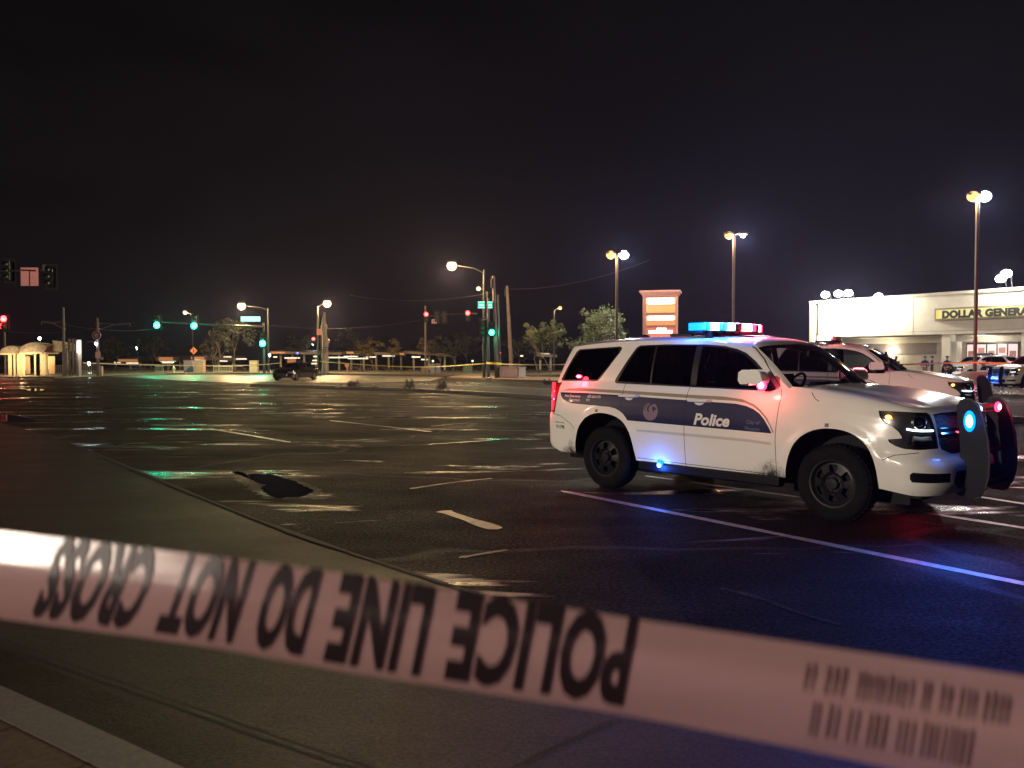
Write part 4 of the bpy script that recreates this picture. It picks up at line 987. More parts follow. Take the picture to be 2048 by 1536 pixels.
# --- mast with the hanging green signals
D = 88; x0 = xx(534, D); o = thing('traffic_signal_mast', (x0, D-1, 0), 'signal mast with two hanging green lights and one lower green light on its pole', 'traffic signal', group='traffic signal masts')
za = hz(651, D)
b = MB(); b.tube([(0, 0, 0), (0, 0, hz(646, D))], [.15, .11], 10); b.build('pole', PDK, o, smooth=True)
b = MB(); b.tube([(0, 0, za-.2), (xx(430, D)-x0, 0, za+.05), (xx(318, D)-x0, 0, za+.35)], [.11, .085, .05], 8); b.build('mast_arm', GALV, o, smooth=True)
signal(o, (xx(326, D)-x0, -.3, hz(652, D)+.45), 'g', 1.25, P=650); signal(o, (xx(399, D)-x0, -.3, hz(653, D)+.45), 'g', 1.25, P=650); signal(o, (0, -.35, hz(688, D)+.45), 'g', 1.25, P=650)
b = MB(); w_, h_ = xx(528, D)-xx(490, D), hz(634, D)-hz(643.5, D); b.box(((xx(509, D)-x0), -.2, hz(639, D)), (w_, .08, h_)); b.build('street_name_sign', G_SIGN, o)
sign_text(o, 'E Camelback Rd', (xx(509, D)-x0, -.25, hz(641, D)), .26, mat('green_letters', (.01, .12, .09), .5)) if False else None
b = MB(); b.tube([(xx(470, D)-x0, -.1, za+.02), (xx(470, D)-x0, -.1, za+.35)], .05, 6); b.ball((xx(470, D)-x0, -.1, za+.4), .16, 6, (1.3, 1, .8)); b.build('camera', GALV, o)
# --- mast right of centre
D = 80; x0 = xx(851, D); o = thing('traffic_signal_mast', (x0, D, 0), 'thin signal mast with one red light and dark signal heads seen from behind', 'traffic signal', group='traffic signal masts')
b = MB(); b.tube([(0, 0, 0), (0, 0, hz(612, D))], [.11, .07], 8); b.build('pole', POLEB, o, smooth=True)
za = hz(629, D); b = MB(); b.tube([(0, 0, za-.15), (xx(905, D)-x0, 0, za+.05), (xx(937, D)-x0, 0, za+.1)], [.07, .05, .04], 6); b.build('mast_arm', GALV, o)
signal(o, (.12, -.3, hz(628, D)-.3), 'r', .75); signal(o, (xx(874, D)-x0, -.2, hz(634, D)), None, .95); signal(o, (xx(888, D)-x0, .2, hz(634, D)), None, .95); signal(o, (xx(936, D)-x0, -.3, hz(628, D)-.2), 'r', .8, P=12)
b = MB(); b.box((xx(869, D)-x0, -.25, hz(643, D)), (.5, .03, .42)); b.build('turn_sign', PINKS, o)
b = MB(); b.box((xx(869, D)-x0-.08, -.275, hz(643, D)), (.06, .02, .3)); b.box((xx(869, D)-x0+.06, -.275, hz(643, D)+.05), (.2, .02, .06)); b.box((xx(869, D)-x0+.14, -.275, hz(643, D)-.05), (.05, .02, .2)); b.build('sign_mark', DKLET, o)
b = MB(); b.box((xx(948, D)-x0, 0, hz(627, D)), (.55, .15, .1)); b.tube([(xx(937, D)-x0, 0, za+.1), (xx(955, D)-x0, 0, hz(627, D))], .03, 5); b.build('camera', GALV, o)
# --- corner signal pole with green street names
D = 64; x0 = xx(977, D); o = thing('traffic_signal_mast', (x0, D-.5, 0), 'corner signal pole with two green street name signs and one green light', 'traffic signal', group='traffic signal masts')
b = MB(); b.tube([(0, 0, 0), (0, 0, hz(598, D))], [.13, .09], 8); b.lathe([(.28, 0), (.28, .08), (.16, .2)], 10); b.build('pole', PDK, o, smooth=True)
for uc, w_, rz in ((963.5, .52, .2), (981, .34, -.9)):
    q = thing('street_name_sign', (xx(uc, D)-x0, -.25, hz(611, D)), None, None); q.parent = o; q.rotation_euler.z = rz if False else 0
    b = MB(); b.box((0, 0, 0), (w_, .04, .50)); b.build('panel', glow('lit_green_sign', (.05, .75, .45), 1.1), q); b = MB(); b.box((0, -.024, .22), (w_, .01, .04)); b.box((0, -.024, -.22), (w_, .01, .04)); b.box((0, -.025, -.02), (w_*.7, .01, .09)); b.build('legend', glow('lit_pale_sign', (.6, 1, .9), 1.6), q)
signal(o, (xx(984, D)-x0, -.3, hz(665, D)+.25), 'g', .8, P=130); signal(o, (xx(965, D)-x0, .2, hz(655, D)), None, 1.1)
b = MB(); b.tube([(0, 0, hz(640, D)), (xx(965, D)-x0, .1, hz(640, D))], .04, 6); b.tube([(0, 0, hz(611, D)), (xx(960, D)-x0, -.2, hz(611, D))], .03, 5); b.build('bracket', PDK, o)
# wooden and metal poles beside it
def lean_pole(name, label, u0, v0, u1, v1, D, r, m, cap=None):
    x = xx(u0, D); a = at(u1, v1, D); o = thing(name, (x, D, 0), label, 'pole', group='bare poles at the corner')
    b = MB(); b.tube([(0, 0, .14 if D < 70 else 0), ((a.x-x)*.5, 0, a.z*.5), (a.x-x, 0, a.z)], [r, r*.85, r*.6], 10); b.build('shaft', m, o, smooth=True)
    b = MB(); b.tube([(a.x-x-.18, -.05, a.z-.9), (a.x-x-.18, -.05, a.z-.2)], .04, 6); b.tube([(a.x-x-.18, -.05, a.z-.5), (a.x-x, 0, a.z-.5)], .03, 5); b.build('fitting', GALV, o); return o
lean_pole('utility_pole', 'tallest wooden pole, leaning left beside the corner signal pole', 994, 759, 987, 552, 63.5, .19, WOOD)
lean_pole('utility_pole', 'slim shiny metal pole right beside the tall wooden pole', 1001, 759, 996, 590, 63, .09, PDK)
lean_pole('utility_pole', 'wooden pole rising behind the utility cabinet', 1024, 752, 1014, 572, 72, .2, WOOD)
# utility cabinets
def cabinet(u0, u1, v0, D, label, m, side=None, name='utility_cabinet', z0=.0, dep=.6):
    x0, x1 = xx(u0, D), xx(u1, D); zt = hz(v0, D); o = thing(name, ((x0+x1)/2, D, z0), label, 'cabinet', group='roadside cabinets')
    b = MB(); b.box((0, 0, (zt-z0)/2), (x1-x0, dep, zt-z0)); b.build('box', m, o, bevel=.02)
    b = MB(); b.box((0, 0, zt-z0+.02), (x1-x0+.08, dep+.08, .05)); b.build('lid', m, o, bevel=.01)
    b = MB(); b.box((0, -dep/2-.01, (zt-z0)*.5), ((x1-x0)*.8, .015, (zt-z0)*.8)); b.build('door', m, o, bevel=.005); return o
cabinet(1000, 1036, 734, 63, 'wide pinkish cabinet at the foot of the wooden poles', mat('pink_stucco', (.34, .23, .19), .8, bump=.3), z0=.14, dep=1.2)
cabinet(1037, 1051, 735, 62.6, 'pale white cabinet against the right end of the pinkish one', mat('pale_cabinet', (.45, .43, .38), .5), z0=.14, dep=.5)
cabinet(369, 387, 721, 92, 'grey purple cabinet just left of the diamond sign', mat('lilac_cabinet', (.20, .17, .24), .5))
cabinet(391, 409, 721, 91, 'pinkish brown cabinet just right of the diamond sign', mat('brown_cabinet', (.28, .18, .14), .7))
cabinet(500, 516, 722, 92, 'grey green cabinet left of the dark sedan', mat('greygreen_cabinet', (.20, .20, .16), .6))
cabinet(842, 857, 734, 84, 'low brown cabinet by the foot of the thin signal mast', mat('brown_cabinet', (.28, .18, .14), .7)); cabinet(861, 870, 728, 84, 'narrower of two grey cabinets right of the thin signal mast', mat('grey_cabinet', (.2, .2, .2), .6)); cabinet(872, 881, 728, 84.5, 'grey cabinet farther right of the thin signal mast', mat('grey_cabinet', (.2, .2, .2), .6))
cabinet(927, 944, 732, 86, 'dull green cabinet left of the corner signal pole', mat('green_cabinet', (.10, .15, .08), .6))
# red signal at the left edge and the overhead arm above it
D = 75; o = thing('traffic_signal_mast', (xx(10, D), D, 0), 'signal on a plain pole with a glaring red light by the station canopies', 'traffic signal', group='traffic signal masts')
b = MB(); b.tube([(0, 0, 0), (0, 0, 5.6)], .09, 8); b.build('pole', PDK, o); signal(o, (.2, -.3, hz(639, D)-.35), 'r', 1.15, P=900)
b = MB(); b.box((xx(2, D)-xx(10, D)-.1, -.2, hz(652, D)), (.75, .03, .5)); b.build('sign_panel', PINKS, o)
D = 36; o = thing('traffic_signal_mast', (xx(-330, D), D, 0), 'near overhead arm with a square red-lit sign and signal heads seen from behind', 'traffic signal', group='traffic signal masts')
z = hz(541, D); b = MB(); b.tube([(0, 0, 0), (0, 0, z+.4)], [.16, .12], 10); b.build('pole', PDK, o); b = MB(); b.tube([(0, 0, z-.1), (xx(108, D)-xx(-330, D), 0, z)], [.08, .04], 8); b.build('mast_arm', PDK, o)
X_ = lambda u: xx(u, D)-xx(-330, D)
b = MB(); b.box((X_(65.5), -.12, hz(554, D)), (X_(83)-X_(48), .02, hz(536, D)-hz(572.5, D))); b.build('sign_panel', mat('red_lit_sign_back', (.50, .20, .18), .5, emit=(1.0, .25, .20), es=.09), o)  # reddish light on the sign back put into its colour and faint glow
b = MB(); b.tube([(X_(65.5), -.15, hz(543, D)), (X_(65.5), -.15, hz(572, D))], .02, 5); b.tube([(X_(50), -.16, hz(541, D)), (X_(78), -.16, hz(542, D))], .035, 5); b.build('sign_bracket', mat('dark_red_metal', (.10, .03, .03), .5), o)
signal(o, (X_(100), .1, hz(553, D)), None, .85); signal(o, (X_(17), .1, hz(541, D)), None, .8)
b = MB(); b.tube([(X_(24), -.1, hz(523, D)), (X_(24), -.1, hz(561, D))], .035, 6); b.box((X_(95.5), -.16, hz(536, D)), (.1, .08, .26)); b.build('bracket', GALV, o)
# small roadside signs
D = 96; o = thing('warning_sign', (xx(388, D), D, 0), 'diamond shaped orange pedestrian warning sign on a post', 'sign')
b = MB(); b.tube([(0, 0, 0), (0, 0, hz(693, D))], .04, 6); b.build('post', GALV, o)
s_ = .44; b = MB(); b.add([(0, -.06, hz(701.5, D)-s_), (s_, -.06, hz(701.5, D)), (0, -.06, hz(701.5, D)+s_), (-s_, -.06, hz(701.5, D)), (0, -.09, hz(701.5, D)-s_), (s_, -.09, hz(701.5, D)), (0, -.09, hz(701.5, D)+s_), (-s_, -.09, hz(701.5, D))], [(0, 1, 2, 3), (7, 6, 5, 4), (0, 1, 5, 4), (1, 2, 6, 5), (2, 3, 7, 6), (3, 0, 4, 7)]); b.build('sign_panel', mat('orange_sign', (.75, .28, .12), .4, emit=(1, .3, .12), es=.22), o)
b = MB(); zc = hz(701.5, D); b.ball((0, -.10, zc+.2), .055, 5, (1, .3, 1)); b.tube([(0, -.10, zc+.12), (.01, -.10, zc-.05)], .045, 5); b.tube([(0, -.10, zc-.05), (.08, -.10, zc-.24)], .03, 5); b.tube([(0, -.10, zc-.05), (-.07, -.10, zc-.24)], .03, 5); b.tube([(0, -.10, zc+.1), (.1, -.10, zc-.02)], .022, 5); b.tube([(0, -.10, zc+.1), (-.09, -.10, zc-.0)], .022, 5); b.build('walking_figure', DKLET, o)
D = 86; o = thing('signal_post', (xx(639, D), D, 0), 'twin post with a small reddish square sign beside the pruned tree trunk', 'post')
b = MB(); b.tube([(-.14, 0, 0), (-.14, 0, hz(630, D))], .09, 6); b.build('post', PDK, o); b = MB(); b.tube([(.16, 0, 0), (.16, 0, hz(660, D))], .08, 6); b.build('post', GALV, o)
b = MB(); b.box((0, -.15, hz(664, D)), (.44, .03, .62)); b.build('sign_panel', mat('reddish_sign', (.65, .24, .15), .4, emit=(1, .3, .15), es=.3), o)
signal(o, (xx(628, D)-xx(639, D), -.1, hz(678, D)-.2), 'r', .6, P=8)
D = 84; o = thing('roadside_sign', (xx(583, D), D, 0), 'orange rectangular roadside sign above the roof of the sedan', 'sign'); b = MB(); b.box((0, 0, hz(721.5, D)), (.85, .04, .44)); b.build('sign_panel', mat('orange_board', (.55, .22, .12), .5, emit=(1, .3, .12), es=.16), o); b = MB(); b.tube([(-.3, .05, 0), (-.3, .05, 1.3)], .03, 5); b.tube([(.3, .05, 0), (.3, .05, 1.3)], .03, 5); b.build('legs', GALV, o)
D = 85; o = thing('roadside_sign', (xx(694, D), D, 0), 'small orange sign low against the dark hedge', 'sign'); b = MB(); b.box((0, 0, .95), (.42, .04, .35)); b.tube([(0, .04, 0), (0, .04, 1)], .06, 5); b.build('sign_panel', mat('orange_board', (.55, .22, .12), .5), o)
D = 87; o = thing('fire_hydrant', (xx(347, D), D, .14), 'small pale fire hydrant on the far pavement', 'hydrant'); b = MB(); b.lathe([(.14, 0), (.14, .06), (.1, .08), (.1, .5), (.13, .52), (.12, .6), (.05, .7), (.001, .74)], 12); b.build('barrel', mat('pale_yellow', (.5, .45, .3), .5), o, smooth=True); b = MB(); b.tube([(-.2, 0, .42), (.2, 0, .42)], .055, 8); b.tube([(0, -.2, .42), (0, 0, .42)], .06, 8); b.build('outlets', mat('pale_yellow'), o)

# ================================================================ police tapes strung across the scene
TAPEY = mat('yellow_tape', (.55, .45, .12), .4, emit=(1, .85, .3), es=.0, var=.1)
def far_tape(pts, label, w=.075, m=None, sag=.0):
    b = MB(); P = [at(u, v, D) for u, v, D in pts]; P = chaik(P, 2); vs = []
    for k, p in enumerate(P):
        t = .5*sin(k*.7); vs += [tuple(p+Vector((0, t*w*.3, w/2))), tuple(p-Vector((0, t*w*.3, w/2)))]
    n = len(P); b.add(vs, [(2*k, 2*k+1, 2*k+3, 2*k+2) for k in range(n-1)])
    o = b.build('barrier_tape', m or TAPEY); me = o.data
    bm_ = bmesh.new(); bm_.from_mesh(me); bmesh.ops.solidify(bm_, geom=bm_.faces[:], thickness=.001); bm_.to_mesh(me); bm_.free()
    return tag(o, label, 'barrier tape', 'tapes strung across the road')
PALET = mat('pale_tape', (.60, .52, .36), .45, var=.1)
far_tape([(166, 726, 70), (300, 730, 76), (440, 732, 82), (520, 730, 84), (560, 726, 84)], 'pale tape stretched from the station fence to the sedan', m=PALET, w=.09)
far_tape([(640, 723, 84), (760, 732, 78), (860, 735, 72), (970, 727, 63.4)], 'yellow tape sagging from the pruned tree to the corner signal pole', w=.07)
far_tape([(972, 726, 62.9), (990, 727, 62.6), (1003, 728, 62.8)], 'short bright yellow tape wrapped round the corner poles', m=mat('bright_yellow_tape', (.9, .7, .1), .4), w=.15)
far_tape([(1003, 728, 62.8), (1060, 730, 60), (1130, 729, 58)], 'thin tape from the corner poles to behind the large police SUV', m=PALET, w=.06)
far_tape([(1770, 730, 40), (1870, 727, 42), (1945, 724, 46), (2120, 730, 48)], 'bright yellow tape stretched in front of the shop', m=mat('bright_yellow_tape'), w=.075)
# ================================================================ shop building
A = Vector((xx(1622, 87), 87, 0)); UX = Vector((.552, -.834, 0)); RZ = math.atan2(UX.y, UX.x)
def fac(u, v, yo=0):
    """photo pixel -> (x along the facade, z) on the plane yo metres behind the facade"""
    o = Vector((0, 0, CAM_H)); d = at(u, v, 1.0)-o; N_ = Vector((.834, .552, 0)); t = ((A+N_*yo)-o).dot(N_)/d.dot(N_); P = o+d*t
    return (P-A).dot(UX), P.z
STUC = mat('cream_stucco', (.56, .53, .45), .85, bump=.2, scale=1.2, bscale=40, var=.08); STUC2 = mat('shaded_stucco', (.40, .37, .33), .85, bump=.2, scale=1.2, bscale=40)  # recess stucco is a darker copy, its shade put into the colour
shop = thing('shop_building', A, 'long cream single storey shop with a yellow DOLLAR GENERAL sign and floodlit front', 'shop', RZ)
zt = fac(1640, 606)[1]; zf = fac(1800, 671)[1]; LEN = 52
b = MB(); b.box((LEN/2+.4, .6, (zf+zt)/2), (LEN-.8, 1.2, zt-zf)); b.box((LEN/2, 12, (zf+zt)/2+.2), (LEN, 16, zt-zf-.4)); b.build('fascia_wall', STUC, shop, bevel=.03)
b = MB()
for k in range(1, 9): b.box((k*5.6, -.004, (zf+zt)/2), (.025, .02, zt-zf-.1))
b.box((LEN/2, -.004, zf+.32), (LEN-1, .02, .03)); b.build('wall_joints', mat('joint_line', (.22, .2, .17), .9), shop)
b = MB(); b.box((LEN/2, .5, zt+.10), (LEN+.3, 1.5, .28)); b.build('parapet_cap', STUC, shop, bevel=.03)
b = MB(); b.box((.2, .9, zt/2), (.45, 2.4, zt)); b.build('end_fin', STUC, shop, bevel=.03)
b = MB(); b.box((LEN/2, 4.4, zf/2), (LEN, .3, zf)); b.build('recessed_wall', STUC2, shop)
b = MB(); b.box((LEN/2, 2.7, zf-.05), (LEN-.5, 3.2, .12)); b.build('soffit', STUC, shop)
z1 = fac(1850, 686, 4.2)[1]
b = MB(); b.box((LEN/2, 4.1, (z1+zf)/2), (LEN-1, .3, zf-z1)); b.build('inner_band', STUC, shop)
cols = [(fac(1882, 700)[0], fac(1899, 700)[0]), (fac(2041, 700)[0], fac(2062, 700)[0])]; cols += [(c[0]+12.5, c[1]+12.5) for c in cols[1:]]+[(fac(1640, 700)[0], fac(1652, 700)[0])]
for a_, c_ in cols:
    b = MB(); b.box(((a_+c_)/2, .55, zf/2), (c_-a_, .9, zf)); b.build('column', STUC, shop, bevel=.02)
    b = MB(); b.box(((a_+c_)/2+.25, .9, 1.6), ((c_-a_)*1.35, .9, 3.2)); b.build('column_base', STUC, shop, bevel=.02)
# shop windows and doors in the recess
x0, x1 = fac(1932, 700, 4)[0], fac(2036, 700, 4)[0]
b = MB(); b.box(((x0+x1)/2, 4.15, 1.6), (x1-x0, .12, 3.0)); b.build('shop_window_frame', TRIM, shop)
n = 5; w_ = (x1-x0)/n
for k in range(n):
    b = MB(); b.box((x0+w_*(k+.5), 4.08, 1.6), (w_-.14, .04, 2.7)); b.build('window_pane', glow('lit_shop_window', (1.0, .72, .70), .9), shop)
b = MB()
for k in range(n): b.box((x0+w_*(k+.5), 4.04, 2.1+.3*(k % 2)), (w_*.6, .02, .5))
b.build('window_posters', mat('window_posters', (.45, .2, .2), .6), shop)
x0, x1 = fac(1907, 700, 4)[0], fac(1921, 700, 4)[0]; b = MB(); b.box(((x0+x1)/2, 4.2, 1.7), (x1-x0, .2, 3.4)); b.build('side_door', mat('brown_door', (.16, .12, .10), .6), shop)
x0, x1 = fac(1660, 700, 4)[0], fac(1880, 700, 4)[0]
b = MB(); b.box(((x0+x1)/2, 4.2, z1-.55), (x1-x0-1, .14, 1.1)); b.build('dark_wall_band', mat('grey_band', (.16, .14, .14), .6), shop)
wp = fac(1782, 704, 3.9); b = MB(); b.box((wp[0], 4.05, wp[1]+.3), (.35, .2, .22)); b.build('wall_light', glow('lit_wall_pack', (1, .88, .6), 20), shop); lamp('wall_light_lamp', (wp[0], 3.6, wp[1]+.1), (1, .86, .55), 260, .1, shop)
# sign
sx0, sz0 = fac(1869, 640, -.3); sx1 = sx0+9.1; zb_, zt_ = fac(1869, 642, -.3)[1], fac(1869, 617, -.3)[1]
sg = thing('shop_sign', (0, 0, 0), None, None); sg.parent = shop
b = MB(); b.box(((sx0+sx1)/2, -.15, (zb_+zt_)/2), (sx1-sx0, .36, zt_-zb_)); b.build('sign_box', mat('sign_frame_grey', (.22, .21, .19), .5, metal=.3), sg, bevel=.02)
YF = glow('lit_yellow_panel', (1.0, .86, .16), .62)
b = MB(); b.box(((sx0+sx1)/2, -.345, (zb_+zt_)/2), (sx1-sx0-.34, .03, zt_-zb_-.34)); b.build('sign_face', YF, sg)
b = MB(); b.box(((sx0+sx1)/2, -.37, (zb_+zt_)/2), (sx1-sx0-1.0, .03, zt_-zb_-.44)); b.build('sign_panel', glow('lit_pale_panel', (1.0, .90, .42), .62), sg)
hgt = zt_-zb_
vs, fs = text_tris('DOLLAR GENERAL', size=hgt*.80, bold=.075*hgt/1.3, space=1.04); w0 = max(v[0] for v in vs); W0 = sx1-sx0-1.3; h0 = max(v[1] for v in vs)
b = MB(); b.add([(sx0+.75+v[0]*W0/w0, -.41, zb_+hgt*.5+(v[1]-h0/2)*hgt*.58/h0) for v in vs], fs)
b.build('sign_letters', mat('black_letters', (.012, .012, .010), .5), sg, recalc=False)
# floodlights on the parapet
def flood(u, v, P, k, aim=(-.0, .55, -1)):
    x, z = fac(u, v, -.9); q = thing('floodlight', tuple(A+UX*x+Vector((-.834, -.552, 0))*.9+Vector((0, 0, z))), k, 'floodlight', RZ, group='floodlights on the shop parapet')
    b = MB(); b.tube([(0, 1.0, -z+zt-.1), (0, .6, .15), (0, .1, .15)], .035, 6); b.build('bracket', PDK, q)
    b = MB(); b.prism([(-.28, .1), (.28, .1), (.22, .3), (-.22, .3)], -.22, .25, plane='xz'); b.build('housing', PDK, q, bevel=.02)
    b = MB(); b.ball((0, -.12, .03), .38, 8, (1.15, .8, .85)); b.build('lamp_glass', G_WHT, q, smooth=True)
    lamp('flood_lamp', (0, -.35, -.25), (1.0, .93, .74), P, .15, q)
flood(1652, 590, 3600, 'leftmost floodlight, by the corner of the shop roof'); flood(1678, 588, 3800, 'second floodlight from the shop corner, touching its bright neighbour'); flood(1698, 587, 3800, 'third floodlight from the shop corner, brightest of the cluster')
flood(1758, 594, 2400, 'single small floodlight between the corner cluster and the shop sign'); flood(2003, 558, 1500, 'upper floodlight of the pair above the shop sign'); flood(2014, 548, 1500, 'topmost floodlight above the shop sign lettering'); 
lamp('canopy_lamp', (fac(1960, 690, 2)[0], 2.4, zf-.5), (1, .9, .75), 220, .2, shop); lamp('canopy_lamp', (fac(1800, 690, 2)[0]-4, 2.4, zf-.5), (1, .9, .75), 60, .2, shop)

# ================================================================ lit pylon sign
D = 62; ps = thing('pylon_sign', (xx(1312, D), D, 0), 'tall brown stucco pylon sign with glowing panels and a cornice', 'pylon sign', R(-15), group=None)
BR = mat('brown_stucco', (.30, .12, .08), .8, bump=.25, bscale=30); zt2 = hz(592, D)
fw = (xx(1353, D)-xx(1287, D))*1.02/2; dp = 1.5
b = MB(); b.box((.25, dp/2, zt2/2), (fw*2, dp, zt2)); b.build('tower', BR, ps, bevel=.02)
b = MB()
for k, (e, z, h_) in enumerate(((.05, .06, .14), (.14, .20, .14), (.24, .34, .15))): b.box((.25, dp/2, zt2+z), (fw*2+2*e, dp+2*e, h_))
b.build('cornice', mat('cornice_stucco', (.36, .15, .10), .8), ps, bevel=.015)
rows = [(.978, .90, (1.0, .60, .30), .95, 'a'), (.895, .80, (1.0, .46, .13), .6, 'b'), (.765, .71, (1.0, .66, .26), .9, 'c'), (.705, .65, (1.0, .36, .12), .5, 'd'), (.62, .56, (.9, .20, .09), .4, 'e'), (.555, .50, (1.0, .26, .15), .5, 'f'), (.49, .40, (.95, .26, .15), .45, 'g'), (.39, .28, (.95, .32, .19), .45, 'h')]
for a_, c_, col, s_, nm in rows:
    b = MB(); b.box((.33, -.04, zt2*(a_+c_)/2), (fw*1.72, .06, zt2*(a_-c_))); b.build('panel', glow('lit_tenant_panel_'+nm, col, s_), ps, bevel=.008)
b = MB(); 
for z, x, w_, h_ in ((.938, .33, 1.5, .07), (.737, .36, 1.5, .05), (.595, .40, .55, .05), (.575, .33, 1.4, .035)): b.box((x, -.08, zt2*z), (fw*w_, .03, zt2*h_))
b.build('lettering_glow', glow('lit_white_letters', (1, .97, .9), 3.2), ps, bevel=.02)
b = MB(); b.box((.33-fw*.86, -.09, zt2*.58), (.05, .05, zt2*.5)); b.build('conduit', mat('conduit', (.3, .12, .07), .6), ps)

# ================================================================ trees
LEAF = mat('leaf_green', (.13, .16, .06), .6, var=.35, scale=1.5); LEAFD = mat('leaf_dark', (.022, .028, .012), .6, var=.35, scale=1.5); LEAF_LIT = mat('leaf_amber_lit', (.11, .075, .02), .6, var=.3); BARK = mat('bark', (.14, .11, .09), .85, bump=.6, scale=6); BARKP = mat('pale_bark', (.30, .25, .21), .85, bump=.5, scale=5)  # ochre leaf colour holds the amber lamplight on the far trees
def tree(name, label, u, vb, D, h, rad, crown_c, n_cl=26, leaf=.11, per=42, m=LEAF, bark=BARK, seed=1, group=None, bare=False, trunk_r=.12, stems=1, z0=0, flat=.75, cat='tree', lobes=None):
    rnd = random.Random(seed); x = xx(u, D); o = thing(name, (x, D, z0), label, cat, group=group)
    t = MB(); tips = []
    def limb(p, d, L, r, dep):
        pts = [p]; rs = [r]; q = p.copy(); dd = d.copy()
        for k in range(4):
            dd = (dd+Vector((rnd.uniform(-.25, .25), rnd.uniform(-.25, .25), rnd.uniform(-.05, .22)))).normalized(); q = q+dd*L/4; pts.append(q.copy()); rs.append(r*(1-.16*(k+1)))
        t.tube(pts, rs, 6 if dep < 2 else 4)
        if dep >= 3: tips.append(q); return
        for k in range(rnd.choice((2, 3, 3))):
            a = rnd.uniform(0, 2*pi); s = rnd.uniform(.45, .95); nd = (dd+Vector((cos(a)*s, sin(a)*s, rnd.uniform(-.1, .4)))).normalized(); limb(q, nd, L*rnd.uniform(.55, .8), r*.5, dep+1)
        if dep == 2: tips.append(q)
    for s in range(stems):
        a = rnd.uniform(0, 2*pi); k = .35 if stems > 1 else .05
        limb(Vector((0, 0, -.1)), Vector((cos(a)*k, sin(a)*k, 1)).normalized(), h*.42, trunk_r, 0)
    t.build('trunk', bark, o, smooth=True)
    if bare and not n_cl: return o
    c = MB(); cc = Vector((0, 0, crown_c)); cl = []
    for k in range(n_cl):
        while True:
            q = Vector((rnd.uniform(-1, 1), rnd.uniform(-1, 1), rnd.uniform(-1, 1)))
            if .35 < q.length < 1: break
        cl.append(cc+Vector((q.x*rad, q.y*rad, q.z*rad*flat)))
    if lobes: cl = [Vector((lx+rnd.gauss(0, lr*.42), rnd.gauss(0, lr*.5), lz+rnd.gauss(0, lr*.36))) for lx, lz, lr, ln in lobes for _ in range(ln)]
    cl += [p for p in tips if rnd.random() < .6]
    for q in cl:
        R_ = rad*rnd.uniform(.13, .28); dr = rnd.uniform(-.4, .1)
        for k in range(per):
            while True:
                w = Vector((rnd.uniform(-1, 1), rnd.uniform(-1, 1), rnd.uniform(-1, 1)))
                if w.length < 1: break
            p = q+Vector((w.x*R_*1.2, w.y*R_*1.2, w.z*R_*.8+dr*abs(w.x)*R_)); s = leaf*rnd.uniform(.5, 1.2)
            ax = Vector((rnd.gauss(0, 1), rnd.gauss(0, 1), rnd.gauss(0, .7))).normalized(); bx = ax.cross(Vector((rnd.gauss(0, 1), rnd.gauss(0, 1), rnd.gauss(0, 1)))).normalized()
            i = len(c.v); c.v += [tuple(p+ax*s), tuple(p+bx*s*.35), tuple(p-ax*s), tuple(p-bx*s*.35)]; c.f.append((i, i+1, i+2, i+3)); c.mi.append(0)
    c.build('crown', m, o, recalc=False); return o
tree('desert_tree', 'leafy pale green tree between the lamp post and the thin young tree', 1193, 745, 63, 5.2, 2.25, 3.95, n_cl=40, per=46, leaf=.12, seed=5, lobes=[(-1.55, 2.75, .7, 7), (-.75, 3.5, .7, 8), (.15, 4.45, .75, 9), (-.25, 3.2, .8, 8), (1.35, 3.9, .65, 8), (1.0, 3.0, .8, 8), (2.0, 3.3, .45, 4), (-1.2, 4.0, .35, 2)], stems=3, trunk_r=.09, flat=.72)
lamp('tree_side_lamp', (0, 0, 0), WHT, 0.001, .1) if False else None
tree('desert_tree', 'thin young tree with drooping foliage on one straight stem', 1103, 748, 66, 4.6, 1.35, 3.6, n_cl=26, per=46, leaf=.12, m=mat('leaf_olive', (.08, .09, .035), .6, var=.3), seed=9, trunk_r=.06)
tree('desert_tree', 'dim olive tree lit from above left of the lower green signal', 470, 745, 95, 6.5, 2.6, 4.6, n_cl=30, per=40, leaf=.17, m=LEAFD, seed=12, bark=mat('dark_bark', (.035, .028, .022), .9))
tree('bare_tree', 'dark leafless tree with spreading limbs below the white street name sign', 432, 745, 94, 4.6, 1, 3, n_cl=0, bare=True, bark=mat('dark_bark', (.035, .028, .022), .9), seed=3, stems=3, trunk_r=.16)
tree('lit_tree', 'small tree with amber lit leaves behind the diamond sign', 409, 745, 112, 3.4, .9, 3.3, n_cl=8, per=26, leaf=.14, m=LEAF_LIT, seed=21)
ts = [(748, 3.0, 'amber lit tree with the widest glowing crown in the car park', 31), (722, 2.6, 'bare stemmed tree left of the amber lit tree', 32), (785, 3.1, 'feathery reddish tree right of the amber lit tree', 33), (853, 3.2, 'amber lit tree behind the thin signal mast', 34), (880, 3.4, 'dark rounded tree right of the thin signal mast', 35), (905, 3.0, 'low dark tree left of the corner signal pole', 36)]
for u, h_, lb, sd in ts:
    am = 'amber' in lb; tree('lit_tree' if am else 'dark_tree', lb, u, 745, 104+sd % 5, h_, 1.25 if am else 1.15, h_+.3, n_cl=15, per=30, leaf=.14, m=LEAF_LIT if am else LEAFD, seed=sd, trunk_r=.09)
